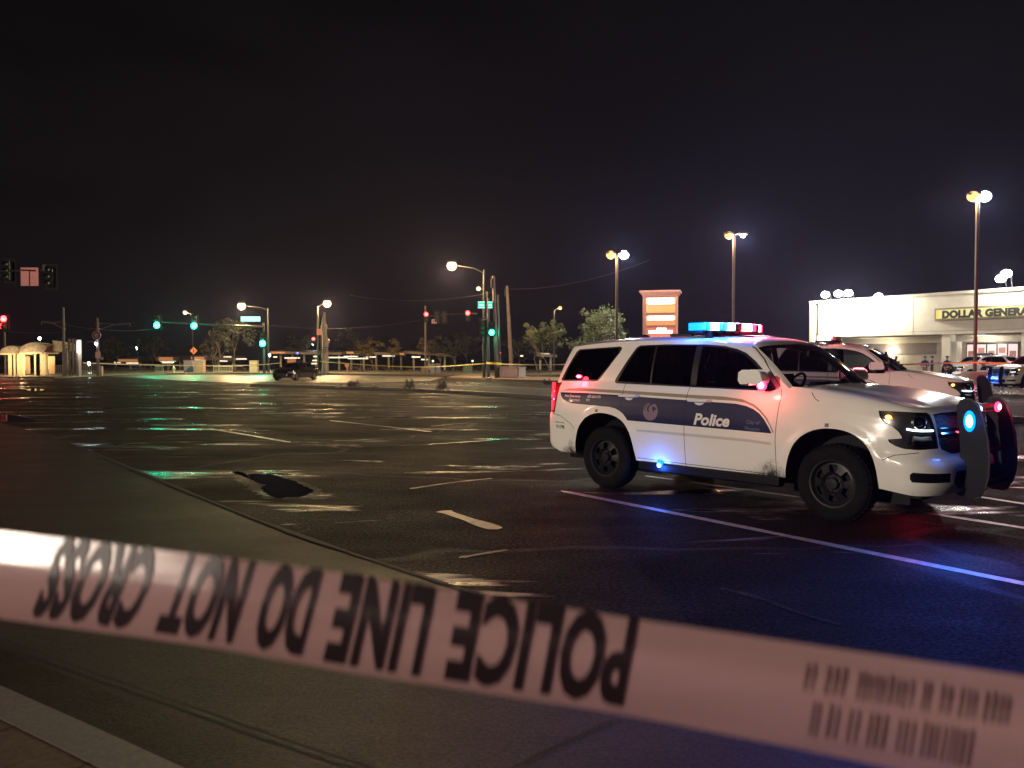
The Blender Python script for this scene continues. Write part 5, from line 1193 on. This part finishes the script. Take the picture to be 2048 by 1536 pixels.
for k, (u, D_, h_, lb) in enumerate([(1075, 105, 4.2, 'dark tree right of the leaning wooden poles'), (1040, 112, 4.0, 'dark tree behind the utility cabinet'), (935, 115, 5.0, 'dim dark tree rising behind the car park left of the poles'), (700, 125, 5.5, 'dim tree mass behind the amber lit trees'), (600, 122, 4.8, 'dim dark tree behind the sedan and long canopy'), (300, 122, 4.6, 'dim dark tree beneath the first green signal'), (230, 118, 4.0, 'low dark tree right of the round sign pole')]):
    tree('dark_tree', lb, u, 740, D_, h_, 2.3, h_*.75, n_cl=20, per=34, leaf=.22, m=LEAFD, seed=50+k, trunk_r=.14)
# pruned trunk with burls
D = 85; o = thing('pruned_tree', (xx(650, D), D, 0), 'pale pollarded tree trunk with knobbly stubs under a glowing street lamp', 'tree')
b = MB(); Zs = [0, .6, 1.3, 1.9, 2.6, 3.3, 4.0, 4.8, 5.6, 6.4]; Xs = [0, .0, .03, -.05, .0, .05, -.02, -.12, -.10, .0]; Rs = [.42, .34, .30, .34, .30, .36, .26, .30, .20, .11]
b.tube([(x, 0, z) for x, z in zip(Xs, Zs)], Rs, 12)
for z, dx, r in ((1.7, .35, .16), (2.1, -.1, .2), (3.5, .42, .17), (3.2, .2, .2), (4.3, -.25, .15), (4.9, -.38, .12), (5.0, .12, .15)): b.tube([(0, 0, z-.4), (dx*.7, .05, z-.12), (dx, 0, z+.12)], [r*1.3, r*1.2, r*.8], 8)
b.build('trunk', BARKP, o, smooth=True); b = MB()
for k in range(3): b.tube([(-.32, -.30, 2.35+k*.22), (0, -.42, 2.3+k*.22), (.32, -.30, 2.35+k*.22)], .035, 5)
b.build('straps', TRIM, o)
# median shrubs: twiggy mounds
def shrub(u, v, h_, w_, label, seed, z0=.156):
    p = gp(u, v, z0); rnd = random.Random(seed); o = thing('desert_shrub', tuple(p), label, 'shrub', group='dry shrubs on the median'); c = MB()
    for k in range(420):
        a = rnd.uniform(0, 2*pi); e = rnd.uniform(.05, 1)**.8; r = rnd.uniform(.35, 1); d = Vector((cos(a)*w_*(1-e*.55), sin(a)*w_*(1-e*.55), h_*e))*r
        s = rnd.uniform(.03, .07); q = d+Vector((rnd.gauss(0, .02),)*3); ax = Vector((rnd.gauss(0, 1), rnd.gauss(0, 1), rnd.gauss(0, 1))).normalized()*s; bx = ax.cross(Vector((0, .3, 1))).normalized()*s*.3
        i = len(c.v); c.v += [tuple(q+ax), tuple(q+bx), tuple(q-ax), tuple(q-bx)]; c.f.append((i, i+1, i+2, i+3)); c.mi.append(0)
    c.build('foliage', mat('grey_shrub', (.12, .10, .085), .8, var=.3), o, recalc=False); t = MB()
    for k in range(9): a = rnd.uniform(0, 2*pi); t.tube([(0, 0, -.02), (cos(a)*w_*.5, sin(a)*w_*.5, h_*.6)], .008, 4)
    t.build('stems', BARK, o)
shrub(818, 779, .55, .36, 'rounded grey shrub on the median, left of two close together', 1); shrub(884, 783, .55, .36, 'rounded grey shrub on the median, nearer the corner poles', 2); shrub(1094, 769, .4, .4, 'low grey shrub just left of the rear of the police SUV', 3, .0)
shrub(706, 772, .35, .55, 'sparse low shrub on the median right of the sedan', 4)
# litter, as loose scraps
for k, (u, v, lb) in enumerate([(978, 759, 'pinkish scrap of litter at the foot of the corner signal pole'), (749, 774, 'pale scrap of litter on the median'), (676, 775, 'small crumpled scrap on the median nearest the sedan')]):
    p = gp(u, v, .16); o = MB(); o.ball((0, 0, .06), .13+.05*(k == 0), 4, (1.3, .8, .6)); q = o.build('litter', mat('pale_litter', (.55, .42, .38), .6), loc=tuple(p)); tag(q, lb, 'litter')
def debris_bits():
    b = MB(); r = random.Random(3)
    for k in range(70):
        p = gp(r.uniform(820, 960), r.uniform(765.5, 769), .0); b.box((p.x, p.y, .01), (.05, .05, .02), r.uniform(0, 3))
    for k in range(260):
        p = gp(r.uniform(1960, 2048), r.uniform(772, 790), .131); b.box((p.x, p.y, .145), (.06, .05, .03), r.uniform(0, 3))
    tag(b.build('debris', mat('pale_chips', (.5, .48, .42), .3)), 'pale chips and pebbles scattered by the kerbs', 'debris', kind='stuff')
debris_bits()
# hedges and low walls in the dark strip
def hedge(u0, u1, v0, v1, D, label, seed, m=LEAFD, dens=1.0):
    rnd = random.Random(seed); x0, x1 = xx(u0, D), xx(u1, D); zt_ = hz(v0, D); o = thing('low_hedge', ((x0+x1)/2, D, .1), label, 'hedge', group='low hedges along the far pavement'); c = MB(); L = (x1-x0)/2
    for k in range(int(170*L*dens)):
        p = Vector((rnd.uniform(-L, L), rnd.uniform(-.45, .45), 0)); tp = (zt_-.1)*(.8+.2*sin(p.x*2.1+seed)+.1*sin(p.x*5.3)); p.z = tp*rnd.uniform(0, 1)**.6
        s = rnd.uniform(.05, .12); ax = Vector((rnd.gauss(0, 1), rnd.gauss(0, 1), rnd.gauss(0, 1))).normalized()*s; bx = ax.cross(Vector((.3, .2, 1))).normalized()*s*.5
        i = len(c.v); c.v += [tuple(p+ax), tuple(p+bx), tuple(p-ax), tuple(p-bx)]; c.f.append((i, i+1, i+2, i+3)); c.mi.append(0)
    c.build('foliage', m, o, recalc=False); b = MB()
    for k in range(int(L*2)): b.tube([(-L+k, 0, -.1), (-L+k+.2, .1, zt_*.6)], .02, 4)
    b.build('stems', BARK, o)
DKH = mat('brown_hedge', (.035, .026, .02), .8, var=.3)
hedge(697, 800, 732, 747, 90, 'dark brown hedge behind the small orange sign', 1, DKH); hedge(800, 845, 733, 747, 90, 'dark hedge just left of the thin signal mast', 2, DKH); hedge(886, 965, 733, 749, 90, 'dark hedge between the grey cabinets and the corner poles', 3, DKH)
hedge(412, 500, 735, 747, 93, 'dark hedge below the bare tree', 4, DKH); hedge(215, 330, 735, 748, 95, 'dark hedge right of the station fence', 5, DKH); hedge(1055, 1110, 735, 748, 88, 'dim hedge behind the corner, left of the police SUV', 6, DKH)
hedge(560, 632, 736, 747, 93, 'dark hedge behind the roof of the sedan', 7, DKH)
# ================================================================ park-and-ride canopies and low buildings
ROOFM = mat('canopy_metal', (.16, .12, .10), .5, metal=.3); ROOFO = mat('orange_canopy_edge', (.5, .2, .08), .5, emit=(1, .42, .14), es=.30); STRIPW = glow('lit_tube', (1.0, .86, .60), 1.5); POSTP = mat('pale_post', (.4, .36, .28), .7)
def canopy(u0, u1, vl, vr, D, label, strips, orange=(), posts=4, drop_=.35):
    x0, x1 = xx(u0, D), xx(u1, D); zl, zr = hz(vl, D), hz(vr, D); o = thing('parking_canopy', ((x0+x1)/2, D, 0), label, 'canopy', group='canopies of the car park beyond the road'); L = (x1-x0)/2
    b = MB(); b.add([(-L, -2.5, zl), (L, -2.5, zr), (L, 2.5, zr+.3), (-L, 2.5, zl+.3), (-L, -2.5, zl-drop_), (L, -2.5, zr-drop_), (L, 2.5, zr+.3-drop_), (-L, 2.5, zl+.3-drop_)], [(0, 1, 2, 3), (7, 6, 5, 4), (0, 4, 5, 1), (1, 5, 6, 2), (2, 6, 7, 3), (3, 7, 4, 0)]); b.build('roof', ROOFM, o)
    b = MB()
    for a_, c_ in orange:
        xa, xc = xx(a_, D)-(x0+x1)/2, xx(c_, D)-(x0+x1)/2; za = zl+(zr-zl)*(xa+L)/(2*L); zc = zl+(zr-zl)*(xc+L)/(2*L); b.box(((xa+xc)/2, -2.53, (za+zc)/2-drop_*.45), (xc-xa, .04, drop_*.8))
    if orange: b.build('lit_roof_edge', ROOFO, o)
    for a_, c_, v_ in strips:
        b = MB(); b.box(((xx(a_, D)+xx(c_, D))/2-(x0+x1)/2, -1.5, hz(v_, D)), (xx(c_, D)-xx(a_, D), .15, .16)); b.build('tube_light', STRIPW, o)
    for k in range(posts):
        b = MB(); x = -L+2*L*(k+.5)/posts; b.tube([(x, 0, 0), (x, 0, min(zl, zr)-drop_+.1)], .16, 6); b.build('post', POSTP, o)
canopy(550, 690, 703, 705, 118, 'long canopy behind the sedan with an orange lit edge', [(575, 605, 716), (632, 640, 713), (663, 700, 715), (630, 640, 721), (628, 642, 727), (553, 560, 714)], [(552, 580)], 6)
canopy(690, 815, 703, 706, 121, 'long canopy behind the amber lit trees', [(692, 720, 713), (735, 755, 714), (768, 792, 712), (700, 740, 717)], [(700, 716), (788, 812)], 5)
canopy(812, 905, 702, 708, 112, 'canopy behind the thin signal mast with a bright white tube light', [(820, 832, 706), (826, 843, 714), (845, 858, 719)], [], 3)
canopy(250, 292, 718, 718, 128, 'small distant canopy with a warm lit edge right of the round sign', [(254, 287, 719), (238, 240, 725), (244, 250, 725), (262, 285, 726)], [(252, 290)], 2, .5)
canopy(325, 372, 714, 714, 122, 'small distant canopy with lit white signs left of the diamond sign', [(329, 360, 722), (333, 356, 725)], [(332, 360)], 2, .6)
canopy(395, 480, 713, 716, 116, 'distant canopy with stacked tube lights right of the diamond sign', [(396, 422, 714), (398, 420, 720), (400, 418, 723), (430, 440, 716), (447, 462, 722), (480, 500, 718), (455, 470, 714), (478, 492, 731)], [(396, 422)], 3, .4)
canopy(1070, 1112, 708, 710, 108, 'distant canopy with white tube lights behind the thin young tree', [(1078, 1098, 708.5), (1088, 1099, 711), (1040, 1046, 712)], [], 2, .3)
# ================================================================ light rail station on the left
CREAM = mat('cream_column', (.55, .46, .30), .6, var=.1)
THATCH = mat('pale_louvre', (.34, .29, .22), .8, var=.3)
D = 72
def shelter(u0, u1, vr, vt, label, ucs, P, seed):
    x0, x1 = xx(u0, D), xx(u1, D); zr, ztp = hz(vr, D), hz(vt, D); o = thing('station_shelter', ((x0+x1)/2, D+1.5, .15), label, 'shelter', group='shelters of the light rail station'); L = (x1-x0)/2
    b = MB(); b.box((0, 0, zr-.15), (2*L*.92, 2.6, .12)); b.build('canopy_edge', CREAM, o); rnd = random.Random(seed); b = MB()
    for k in range(70):  # curved louvre blades
        t = k/69; x = -L+2*L*t; z = zr+(ztp-zr)*(sin(pi*min(1, t*.75+.12))**.7); b.add([(x, -1.3, zr-.15), (x+.03, -1.3, zr-.15), (x+.12+rnd.uniform(0, .05), -1.0, z), (x+.08, -1.0, z+rnd.uniform(0, .12)), (x, 1.3, zr-.15), (x+.03, 1.3, zr-.15), (x+.12, 1.0, z), (x+.08, 1.0, z+.05)], [(0, 1, 2, 3), (4, 5, 6, 7), (3, 2, 6, 7)])
    b.build('louvre_roof', THATCH, o, recalc=False)
    for uc, w_ in ucs:
        x = xx(uc, D)-(x0+x1)/2; b = MB(); b.box((x, -1.0, zr*.5-.1), (w_, .35, zr-.2)); b.build('column', CREAM, o, bevel=.03)
    b = MB(); b.box((0, 1.1, .9), (2*L*.7, .1, 1.6)); b.build('back_panel', mat('brown_panel', (.3, .2, .13), .7), o); b = MB(); b.box((0, .3, .45), (L, .5, .08)); b.tube([(-.6, .3, 0), (-.6, .3, .45)], .04, 5); b.tube([(.6, .3, 0), (.6, .3, .45)], .04, 5); b.build('bench', PDK, o)
    lamp('shelter_lamp', (.3, -.3, zr-.55), (1, .74, .36), P*1.5, .15, o); lamp('shelter_lamp', (0, -2.6, zr-.9), (1, .72, .36), P*1.2, .15, o); lamp('shelter_uplight', (0, -2.2, zr+.1), (1, .7, .4), P*.25, .1, o)
shelter(-5, 30, 708, 697, 'station shelter at the very edge with a low louvred roof', [(17, .5), (24, .5), (32, .55)], 130, 1); shelter(34, 84, 706, 690, 'largest station shelter with warm lit columns and louvred roof', [(39, .2), (70, .55), (77, .9)], 190, 2)
o = thing('sail_canopy', (xx(110, D), D+2, .15), 'pale fin shaped canopy between the shelters and the slatted screen', 'canopy'); z = hz(694, D)
b = MB(); b.add([(-.75, -1, z+.45), (.1, -1, z+.35), (.8, -1, z-.05), (.3, -1, z-.3), (-.7, -1, z-.5), (-.75, 1, z+.3), (.1, 1, z+.2), (.8, 1, z-.1), (.3, 1, z-.4), (-.7, 1, z-.6)], [(0, 1, 2, 3, 4), (9, 8, 7, 6, 5), (0, 5, 6, 1), (1, 6, 7, 2), (2, 7, 8, 3), (3, 8, 9, 4), (4, 9, 5, 0)]); b.build('sail', THATCH, o); b = MB(); b.tube([(.1, 0, 0), (.1, 0, z-.3)], .08, 6); b.build('post', PDK, o)
D = 70; o = thing('slatted_screen', (xx(140, D), D, .15), 'tall screen of upright timber slats beside the brightly lit white column', 'screen'); b = MB(); rnd = random.Random(4)
for k in range(9):
    x = -.62+.155*k; h_ = hz(677+rnd.uniform(0, 4), D)-.15 if k > 2 else hz(702-k*3, D)-.15; b.box((x, .1*(k % 2), h_/2), (.085, .06, h_))
b.build('slats', mat('grey_timber', (.16, .12, .11), .8, var=.2), o); b = MB()
for z in (.4, 1.5, 2.6): b.box((0, .16, z), (1.35, .05, .08))
b.build('rails', mat('grey_timber'), o)
o = thing('lit_column', (xx(160.5, D), D-.1, .15), 'tall white column glowing brightest near its top', 'column'); h_ = hz(679, D)-.15
b = MB(); b.tube([(0, 0, 0), (0, 0, h_*.5), (0, 0, h_*.78), (0, 0, h_)], [.13, .17, .2, .18], 4); b.build('shaft', mat('white_column', (.62, .60, .52), .6), o); b = MB(); b.box((0, -.05, h_*.80), (.30, .30, h_*.34)); b.build('light_box', glow('lit_white_column', (1, 1, .9), 1.5), o, bevel=.04); lamp('column_lamp', (0, -.5, h_*.6), (1, .95, .8), 12, .1, o)
def fence_rail(u0, u1, v0, v1, D, label):
    x0, x1 = xx(u0, D), xx(u1, D); zt_ = hz(v0, D); o = thing('railing', ((x0+x1)/2, D, .15), label, 'railing', group='pale railings at the station'); L = (x1-x0)/2; h_ = zt_-.15; b = MB(); b.tube([(-L, 0, h_), (L, 0, h_)], .03, 5); b.tube([(-L, 0, .12), (L, 0, .12)], .025, 5); b.build('rails', mat('pale_rail', (.40, .36, .30), .5), o); b = MB(); n = max(4, int(2*L/.16))
    for k in range(n+1): b.tube([(-L+2*L*k/n, 0, 0), (-L+2*L*k/n, 0, h_)], .018, 4)
    b.build('bars', mat('pale_rail'), o)
fence_rail(104, 128, 731, 750, 70.5, 'pale railing left of the slatted screen'); fence_rail(166, 191, 731, 750, 70.5, 'pale railing right of the bright white column'); fence_rail(310, 326, 733, 748, 88, 'short pale railing near the fire hydrant'); fence_rail(427, 465, 733, 748, 89, 'grey railing below the bare tree')
# catenary poles
def cat_pole(u, vt, D, label, arm_to, va, extra=True):
    x = xx(u, D); o = thing('catenary_pole', (x, D, .15), label, 'pole', group='overhead line poles of the light rail'); b = MB(); b.tube([(0, 0, 0), (0, 0, hz(vt, D)-.15)], [.13, .09], 8)
    for v_ in (648, 658): b.lathe([(.15, -.05), (.15, .05)], 10, Matrix.Translation((0, 0, hz(v_, D)-.15)))
    b.build('pole', mat('dim_pole', (.09, .07, .065), .5), o, smooth=True); b = MB(); xa = xx(arm_to, D)-x; z = hz(va, D)-.15
    b.tube([(0, 0, z-.5), (xa*.5, 0, z), (xa, 0, z+.1)], .035, 5); b.tube([(0, 0, z+.15), (xa*.6, 0, z)], .025, 5); b.tube([(xa, 0, z+.1), (xa, 0, z-.15)], .025, 5); b.build('bracket_arm', mat('dim_arm', (.14, .12, .11), .5), o); return o
cat_pole(128, 615, 70, 'overhead line pole with an arm reaching left over the shelters', 84, 646)
o = cat_pole(196, 636, 70.5, 'overhead line pole carrying the round black and pink sign', 261, 649)
z = hz(671, 70.5)-.15; b = MB(); b.lathe([(.001, -.03), (.33, -.03), (.33, .0), (.001, .0)], 28, Matrix.Translation((.04, -.25, z)), axis='y'); b.build('round_sign', DKLET, o)
b = MB(); b.lathe([(.33, -.04), (.37, -.04), (.37, .01), (.33, .01), (.33, -.04)], 28, Matrix.Translation((.04, -.25, z)), axis='y')
b.build('sign_ring', PINKS, o); b = MB()
for x, zz, w_, h_ in ((-.12, .07, .07, .15), (0, .1, .07, .12), (.12, .07, .07, .15), (0, .03, .32, .06), (-.1, -.07, .1, .07), (.06, -.07, .12, .07), (0, -.17, .2, .035)): b.box((.04+x, -.30, z+zz), (w_, .02, h_))
b.build('sign_mark', PINKS, o)
b = MB(); b.box((.1, -.2, hz(710, 70.5)-.15), (.42, .04, .52)); b.box((.42, -.15, hz(717, 70.5)-.15), (.22, .04, .22)); b.build('sign_panel', PINKS, o); b = MB(); b.box((.15, .1, .42), (.34, .3, .84)); b.build('footing', mat('pink_concrete', (.42, .32, .26), .8), o, bevel=.03); b = MB(); b.ball((-.02, -.25, hz(688, 70.5)-.15), .1, 6); b.build('lit_lamp', G_WHT, o); b = MB(); b.box((-.5, -.1, hz(683, 70.5)-.15), (.6, .1, .1)); b.build('camera', GALV, o)
# overhead wires
for k, (P_, lb) in enumerate([(((-60, 655, 68), (250, 648, 72)), 'dim overhead wire above the station shelters'), (((85, 640, 70), (330, 655, 90)), 'dim overhead wire running from the left pole toward the signals'), (((537, 650, 88), (840, 640, 84)), 'faint wire between the green signal pole and the thin mast'), (((700, 590, 80), (985, 585, 64)), 'faint high wire running to the tall wooden pole'), (((1014, 578, 72), (1300, 520, 60)), 'faint wire from the leaning wooden pole over the leafy tree')]):
    a_, c_ = at(*P_[0]), at(*P_[1]); b = MB(); pts = [a_.lerp(c_, t/10)-Vector((0, 0, .6*(1-(t/5-1)**2))) for t in range(11)]; b.tube(pts, .012, 4); tag(b.build('overhead_wire', mat('dim_wire', (.03, .027, .03), .5)), lb, 'wire')
# small far lights on posts
for k, (u, v, D, m, r, lb) in enumerate([(626, 688, 120, G_WHT, .14, 'tiny white lamp left of the twin post'), (538, 710, 110, G_WHT, .2, 'small white lamp below the lower green signal'), (595, 706, 110, glow('lit_blue_small', (.1, .15, 1), 5), .12, 'tiny blue lamp with a red glow above the sedan'), (178, 727, 90, G_WHT, .16, 'tiny white lamp behind the station railing'), (945, 722, 110, G_WARM, .13, 'tiny warm lamp left of the corner signal pole'), (1000, 706, 108, G_REDS, .12, 'tiny red lamp between the wooden poles'), (866, 722, 108, G_WARM, .13, 'tiny warm lamp behind the thin signal mast'), (97, 704, 90, glow('lit_blue_small', (.1, .15, 1), 5), .14, 'tiny blue lamp beside the largest shelter')]):
    x = xx(u, D); z = hz(v, D); o = thing('lamp_bollard', (x, D, 0), lb, 'lamp', group='tiny far lamps'); b = MB(); b.tube([(0, 0, 0), (0, 0, z-r)], .04, 5); b.build('post', PDK, o); b = MB(); b.ball((0, 0, z), r, 6); b.build('lamp_glass', m, o, smooth=True)
# ================================================================ officers by the shop
SKIN = mat('skin', (.40, .25, .18), .6); UNI = mat('navy_uniform', (.015, .018, .04), .8); CAPM = mat('dark_cap', (.01, .01, .012), .7)
def officer(u, D, label, rz, arms=0):
    x = xx(u, D); h_ = 1.78; o = thing('person', (x, D, 0), label, 'person', rz, group='officers in dark uniform near the shop')
    V_ = [(0, 0, .95), (0, 0, 1.15), (0, 0, 1.38), (0, 0, 1.50), (0, 0, 1.56), (0, -.01, 1.66), (0, 0, 1.76), (-.19, 0, 1.42), (-.25, 0, 1.15), (-.22 if not arms else -.10, -.12 if not arms else -.28, .93 if not arms else 1.12), (.19, 0, 1.42), (.25, 0, 1.15), (.22 if not arms else .10, -.12 if not arms else -.28, .93 if not arms else 1.16), (-.10, 0, .88), (-.12, -.01, .48), (-.13, .0, .08), (-.13, -.14, .04), (.10, 0, .88), (.12, -.01, .48), (.13, 0, .08), (.13, -.14, .04)]
    E_ = [(0, 1), (1, 2), (2, 3), (3, 4), (4, 5), (5, 6), (2, 7), (7, 8), (8, 9), (2, 10), (10, 11), (11, 12), (0, 13), (13, 14), (14, 15), (15, 16), (0, 17), (17, 18), (18, 19), (19, 20)]
    Rr = [.15, .15, .17, .07, .06, .095, .08, .075, .05, .04, .075, .05, .04, .095, .065, .05, .045, .095, .065, .05, .045]
    me = bpy.data.meshes.new('body'); me.from_pydata(V_, E_, []); ob = bpy.data.objects.new('body', me); COL.objects.link(ob); md = ob.modifiers.new('s', 'SKIN'); 
    for k, r in enumerate(Rr): me.skin_vertices[0].data[k].radius = (r, r*.8) if me.skin_vertices else (r, r)
    ob.modifiers.new('d', 'SUBSURF').levels = 1; dg = bpy.context.evaluated_depsgraph_get(); m2 = bpy.data.meshes.new_from_object(ob.evaluated_get(dg)); bpy.data.objects.remove(ob)
    ob = bpy.data.objects.new('body', m2); COL.objects.link(ob); ob.parent = o; m2.materials.clear(); m2.materials.append(UNI); m2.materials.append(SKIN)
    for p in m2.polygons: p.use_smooth = True; p.material_index = 1 if (p.center.z > 1.52 or (p.center.z < 1.2 and abs(p.center.y) > .07 and p.center.z > .85)) else 0
    b = MB(); b.ball((0, 0, 1.75), .115, 6, (1, 1.05, .5)); b.box((0, -.12, 1.74), (.17, .1, .02)); b.build('cap', CAPM, o, smooth=True)
    b = MB(); b.lathe([(.165, .93), (.17, .96), (.165, 1.0)], 14, Matrix.Diagonal((1, .8, 1, 1))); b.build('duty_belt', CAPM, o); return o
officer(1792, 52, 'officer in a dark cap standing alone behind the hood of the second SUV', R(20), 1); officer(1850, 60, 'officer in pale shirt light near the tape, left of the close pair', R(-40)); officer(1864, 57, 'officer facing the shop, left one of the close pair', R(60)); officer(1894, 55, 'officer standing beside the open door of the far SUV', R(10))
# ================================================================ the nearest tape, upside down across the view
TAPE = bpy.data.materials.new('pink_lit_tape'); TAPE.use_nodes = True
_n = TAPE.node_tree.nodes; _l = TAPE.node_tree.links; _b = _n['Principled BSDF']; _t = _n.new('ShaderNodeTexCoord'); _z = _n.new('ShaderNodeTexNoise'); _z.inputs['Scale'].default_value = 14
_m = _n.new('ShaderNodeMapping'); _m.inputs['Scale'].default_value = (.3, .3, 3); _l.new(_t.outputs['Object'], _m.inputs[0]); _l.new(_m.outputs[0], _z.inputs['Vector'])
_r = _n.new('ShaderNodeValToRGB'); _r.color_ramp.elements[0].color = (.54, .33, .32, 1); _r.color_ramp.elements[1].color = (.64, .41, .38, 1); _l.new(_z.outputs['Fac'], _r.inputs[0]); _l.new(_r.outputs[0], _b.inputs['Base Color'])  # red light on the white tape put into its pink base colour
_b.inputs['Roughness'].default_value = .24; _b.inputs['Coat Weight'].default_value = .4; _b.inputs['Coat Roughness'].default_value = .22; _bp = _n.new('ShaderNodeBump'); _bp.inputs['Strength'].default_value = .25; _bp.inputs['Distance'].default_value = .01; _l.new(_z.outputs['Fac'], _bp.inputs['Height']); _l.new(_bp.outputs[0], _b.inputs['Normal'])
_tr = _n.new('ShaderNodeBsdfTranslucent'); _l.new(_r.outputs[0], _tr.inputs[0]); _mx = _n.new('ShaderNodeMixShader'); _mx.inputs[0].default_value = .25; _l.new(_b.outputs[0], _mx.inputs[1]); _l.new(_tr.outputs[0], _mx.inputs[2]); _tp = _n.new('ShaderNodeBsdfTransparent'); _m2 = _n.new('ShaderNodeMixShader'); _m2.inputs[0].default_value = .20; _l.new(_mx.outputs[0], _m2.inputs[1]); _l.new(_tp.outputs[0], _m2.inputs[2]); _l.new(_m2.outputs[0], _n['Material Output'].inputs[0])
TOP = [(-700, 985), (-300, 1022), (0, 1062), (320, 1100), (640, 1140), (1190, 1226), (1500, 1272), (2048, 1352), (2600, 1440)]; BOT = [(-700, 1120), (-300, 1185), (0, 1238), (400, 1290), (700, 1345), (1230, 1425), (1600, 1498), (2048, 1592), (2600, 1720)]
def cubic(tab, u):
    return interp(tab, u)*.5+.25*(interp(tab, u-90)+interp(tab, u+90))
def tape_pt(u, t, off=0):
    """u along the tape (photo px), t 0 bottom .. 1 top"""
    us = u+(t-.5)*(34 if u > 900 else 34+(900-u)*.045)
    v = cubic(BOT, us)+(cubic(TOP, us)-cubic(BOT, us))*t; D = .72-.000065*u+.00008*max(0, 420-u)+(.018*((.60-t)/.5)**2 if t < .60 else .017*(t-.60)+.03*sst(300, 900, u)*max(0, t-.7))-off
    return at(us, v, D)
tp = thing('police_tape', tuple(tape_pt(1000, .5)), 'wide out-of-focus white tape reading POLICE LINE DO NOT CROSS upside down across the view', 'barrier tape')
org = tp.location.copy(); b = MB(); vs = []; nu, nt = 150, 12
for i in range(nu+1):
    for j in range(nt+1): vs.append(tuple(tape_pt(-700+3300*i/nu, j/nt)-org))
b.add(vs, [(i*(nt+1)+j, (i+1)*(nt+1)+j, (i+1)*(nt+1)+j+1, i*(nt+1)+j+1) for i in range(nu) for j in range(nt)]); band = b.build('band', TAPE, tp, smooth=True, recalc=False)
bt = MB()
for word, uR, uL in (('POLICE', 1268, 892), ('LINE', 862, 655), ('DO', 630, 512), ('NOT', 492, 325), ('CROSS', 300, 80)):
    vs, fs = text_tris(word, size=1, bold=.044, space=1.06); x0 = min(v[0] for v in vs); x1 = max(v[0] for v in vs); h_ = max(v[1] for v in vs); m_ = bpy.data.meshes.new('t'); m_.from_pydata([(x, y, 0) for x, y in vs], [], fs); q = bmesh.new(); q.from_mesh(m_)
    for k in range(1, 14):
        bmesh.ops.bisect_plane(q, geom=q.verts[:]+q.edges[:]+q.faces[:], plane_co=(0, h_*k/14, 0), plane_no=(0, 1, 0))
    q.to_mesh(m_); q.free()
    vs = [tuple(v.co) for v in m_.vertices]; fs = [tuple(p.vertices) for p in m_.polygons]; bpy.data.meshes.remove(m_)
    bt.add([tuple(tape_pt(uR-8-(x-x0)/(x1-x0)*(uR-uL-16), .96-y/h_*.90, .0012)-org) for x, y, z in vs], fs)
bt.build('lettering', mat('tape_ink', (.022, .010, .016), .5), tp, recalc=False)
bs = MB(); rnd = random.Random(11)
for row, (ta, tb, ua, ub) in enumerate(((.86, .56, 1590, 2010), (.50, .14, 1628, 1960))):
    u = ua
    while u < ub:
        w_ = rnd.choice((5, 6, 8)); 
        if rnd.random() < .82: bs.add([tuple(tape_pt(u, ta-.05*rnd.random(), .0012)-org), tuple(tape_pt(u+w_, ta-.05, .0012)-org), tuple(tape_pt(u+w_, (ta+tb)/2, .0012)-org), tuple(tape_pt(u+w_, tb+.03*rnd.random(), .0012)-org), tuple(tape_pt(u, tb, .0012)-org), tuple(tape_pt(u, (ta+tb)/2, .0012)-org)], [(0, 1, 2, 3, 4, 5)])
        u += w_+rnd.choice((6, 8, 9, 16 if rnd.random() < .3 else 7))
bs.build('small_print', mat('faint_ink', (.16, .09, .09), .5), tp, recalc=False)
# ================================================================ street lamps assumed on the near side, out of view, to light the SUV
def assumed_near_lamp(x, y, z, P, label, col=(1.0, .84, .68)):
    o = thing('street_lamp', (x, y, .12), label, 'street lamp', group='assumed street lamps on the near pavement'); b = MB(); b.tube([(0, 0, 0), (0, 0, z-.3), (.6, .8, z)], [.11, .08, .05], 8); b.build('pole', GALV, o, smooth=True); head(o, (.6, .8, z), G_WARM, col=col, P=P, r=.18)
assumed_near_lamp(-30, -15, 9.2, 34000, 'assumed street lamp on the near pavement, closest behind the viewer'); assumed_near_lamp(-48, 14, 9.2, 6000, 'assumed street lamp on the near pavement, farther along the road', (1, .72, .42))  # both lamps unseen, assumed from the warm light on the SUV side
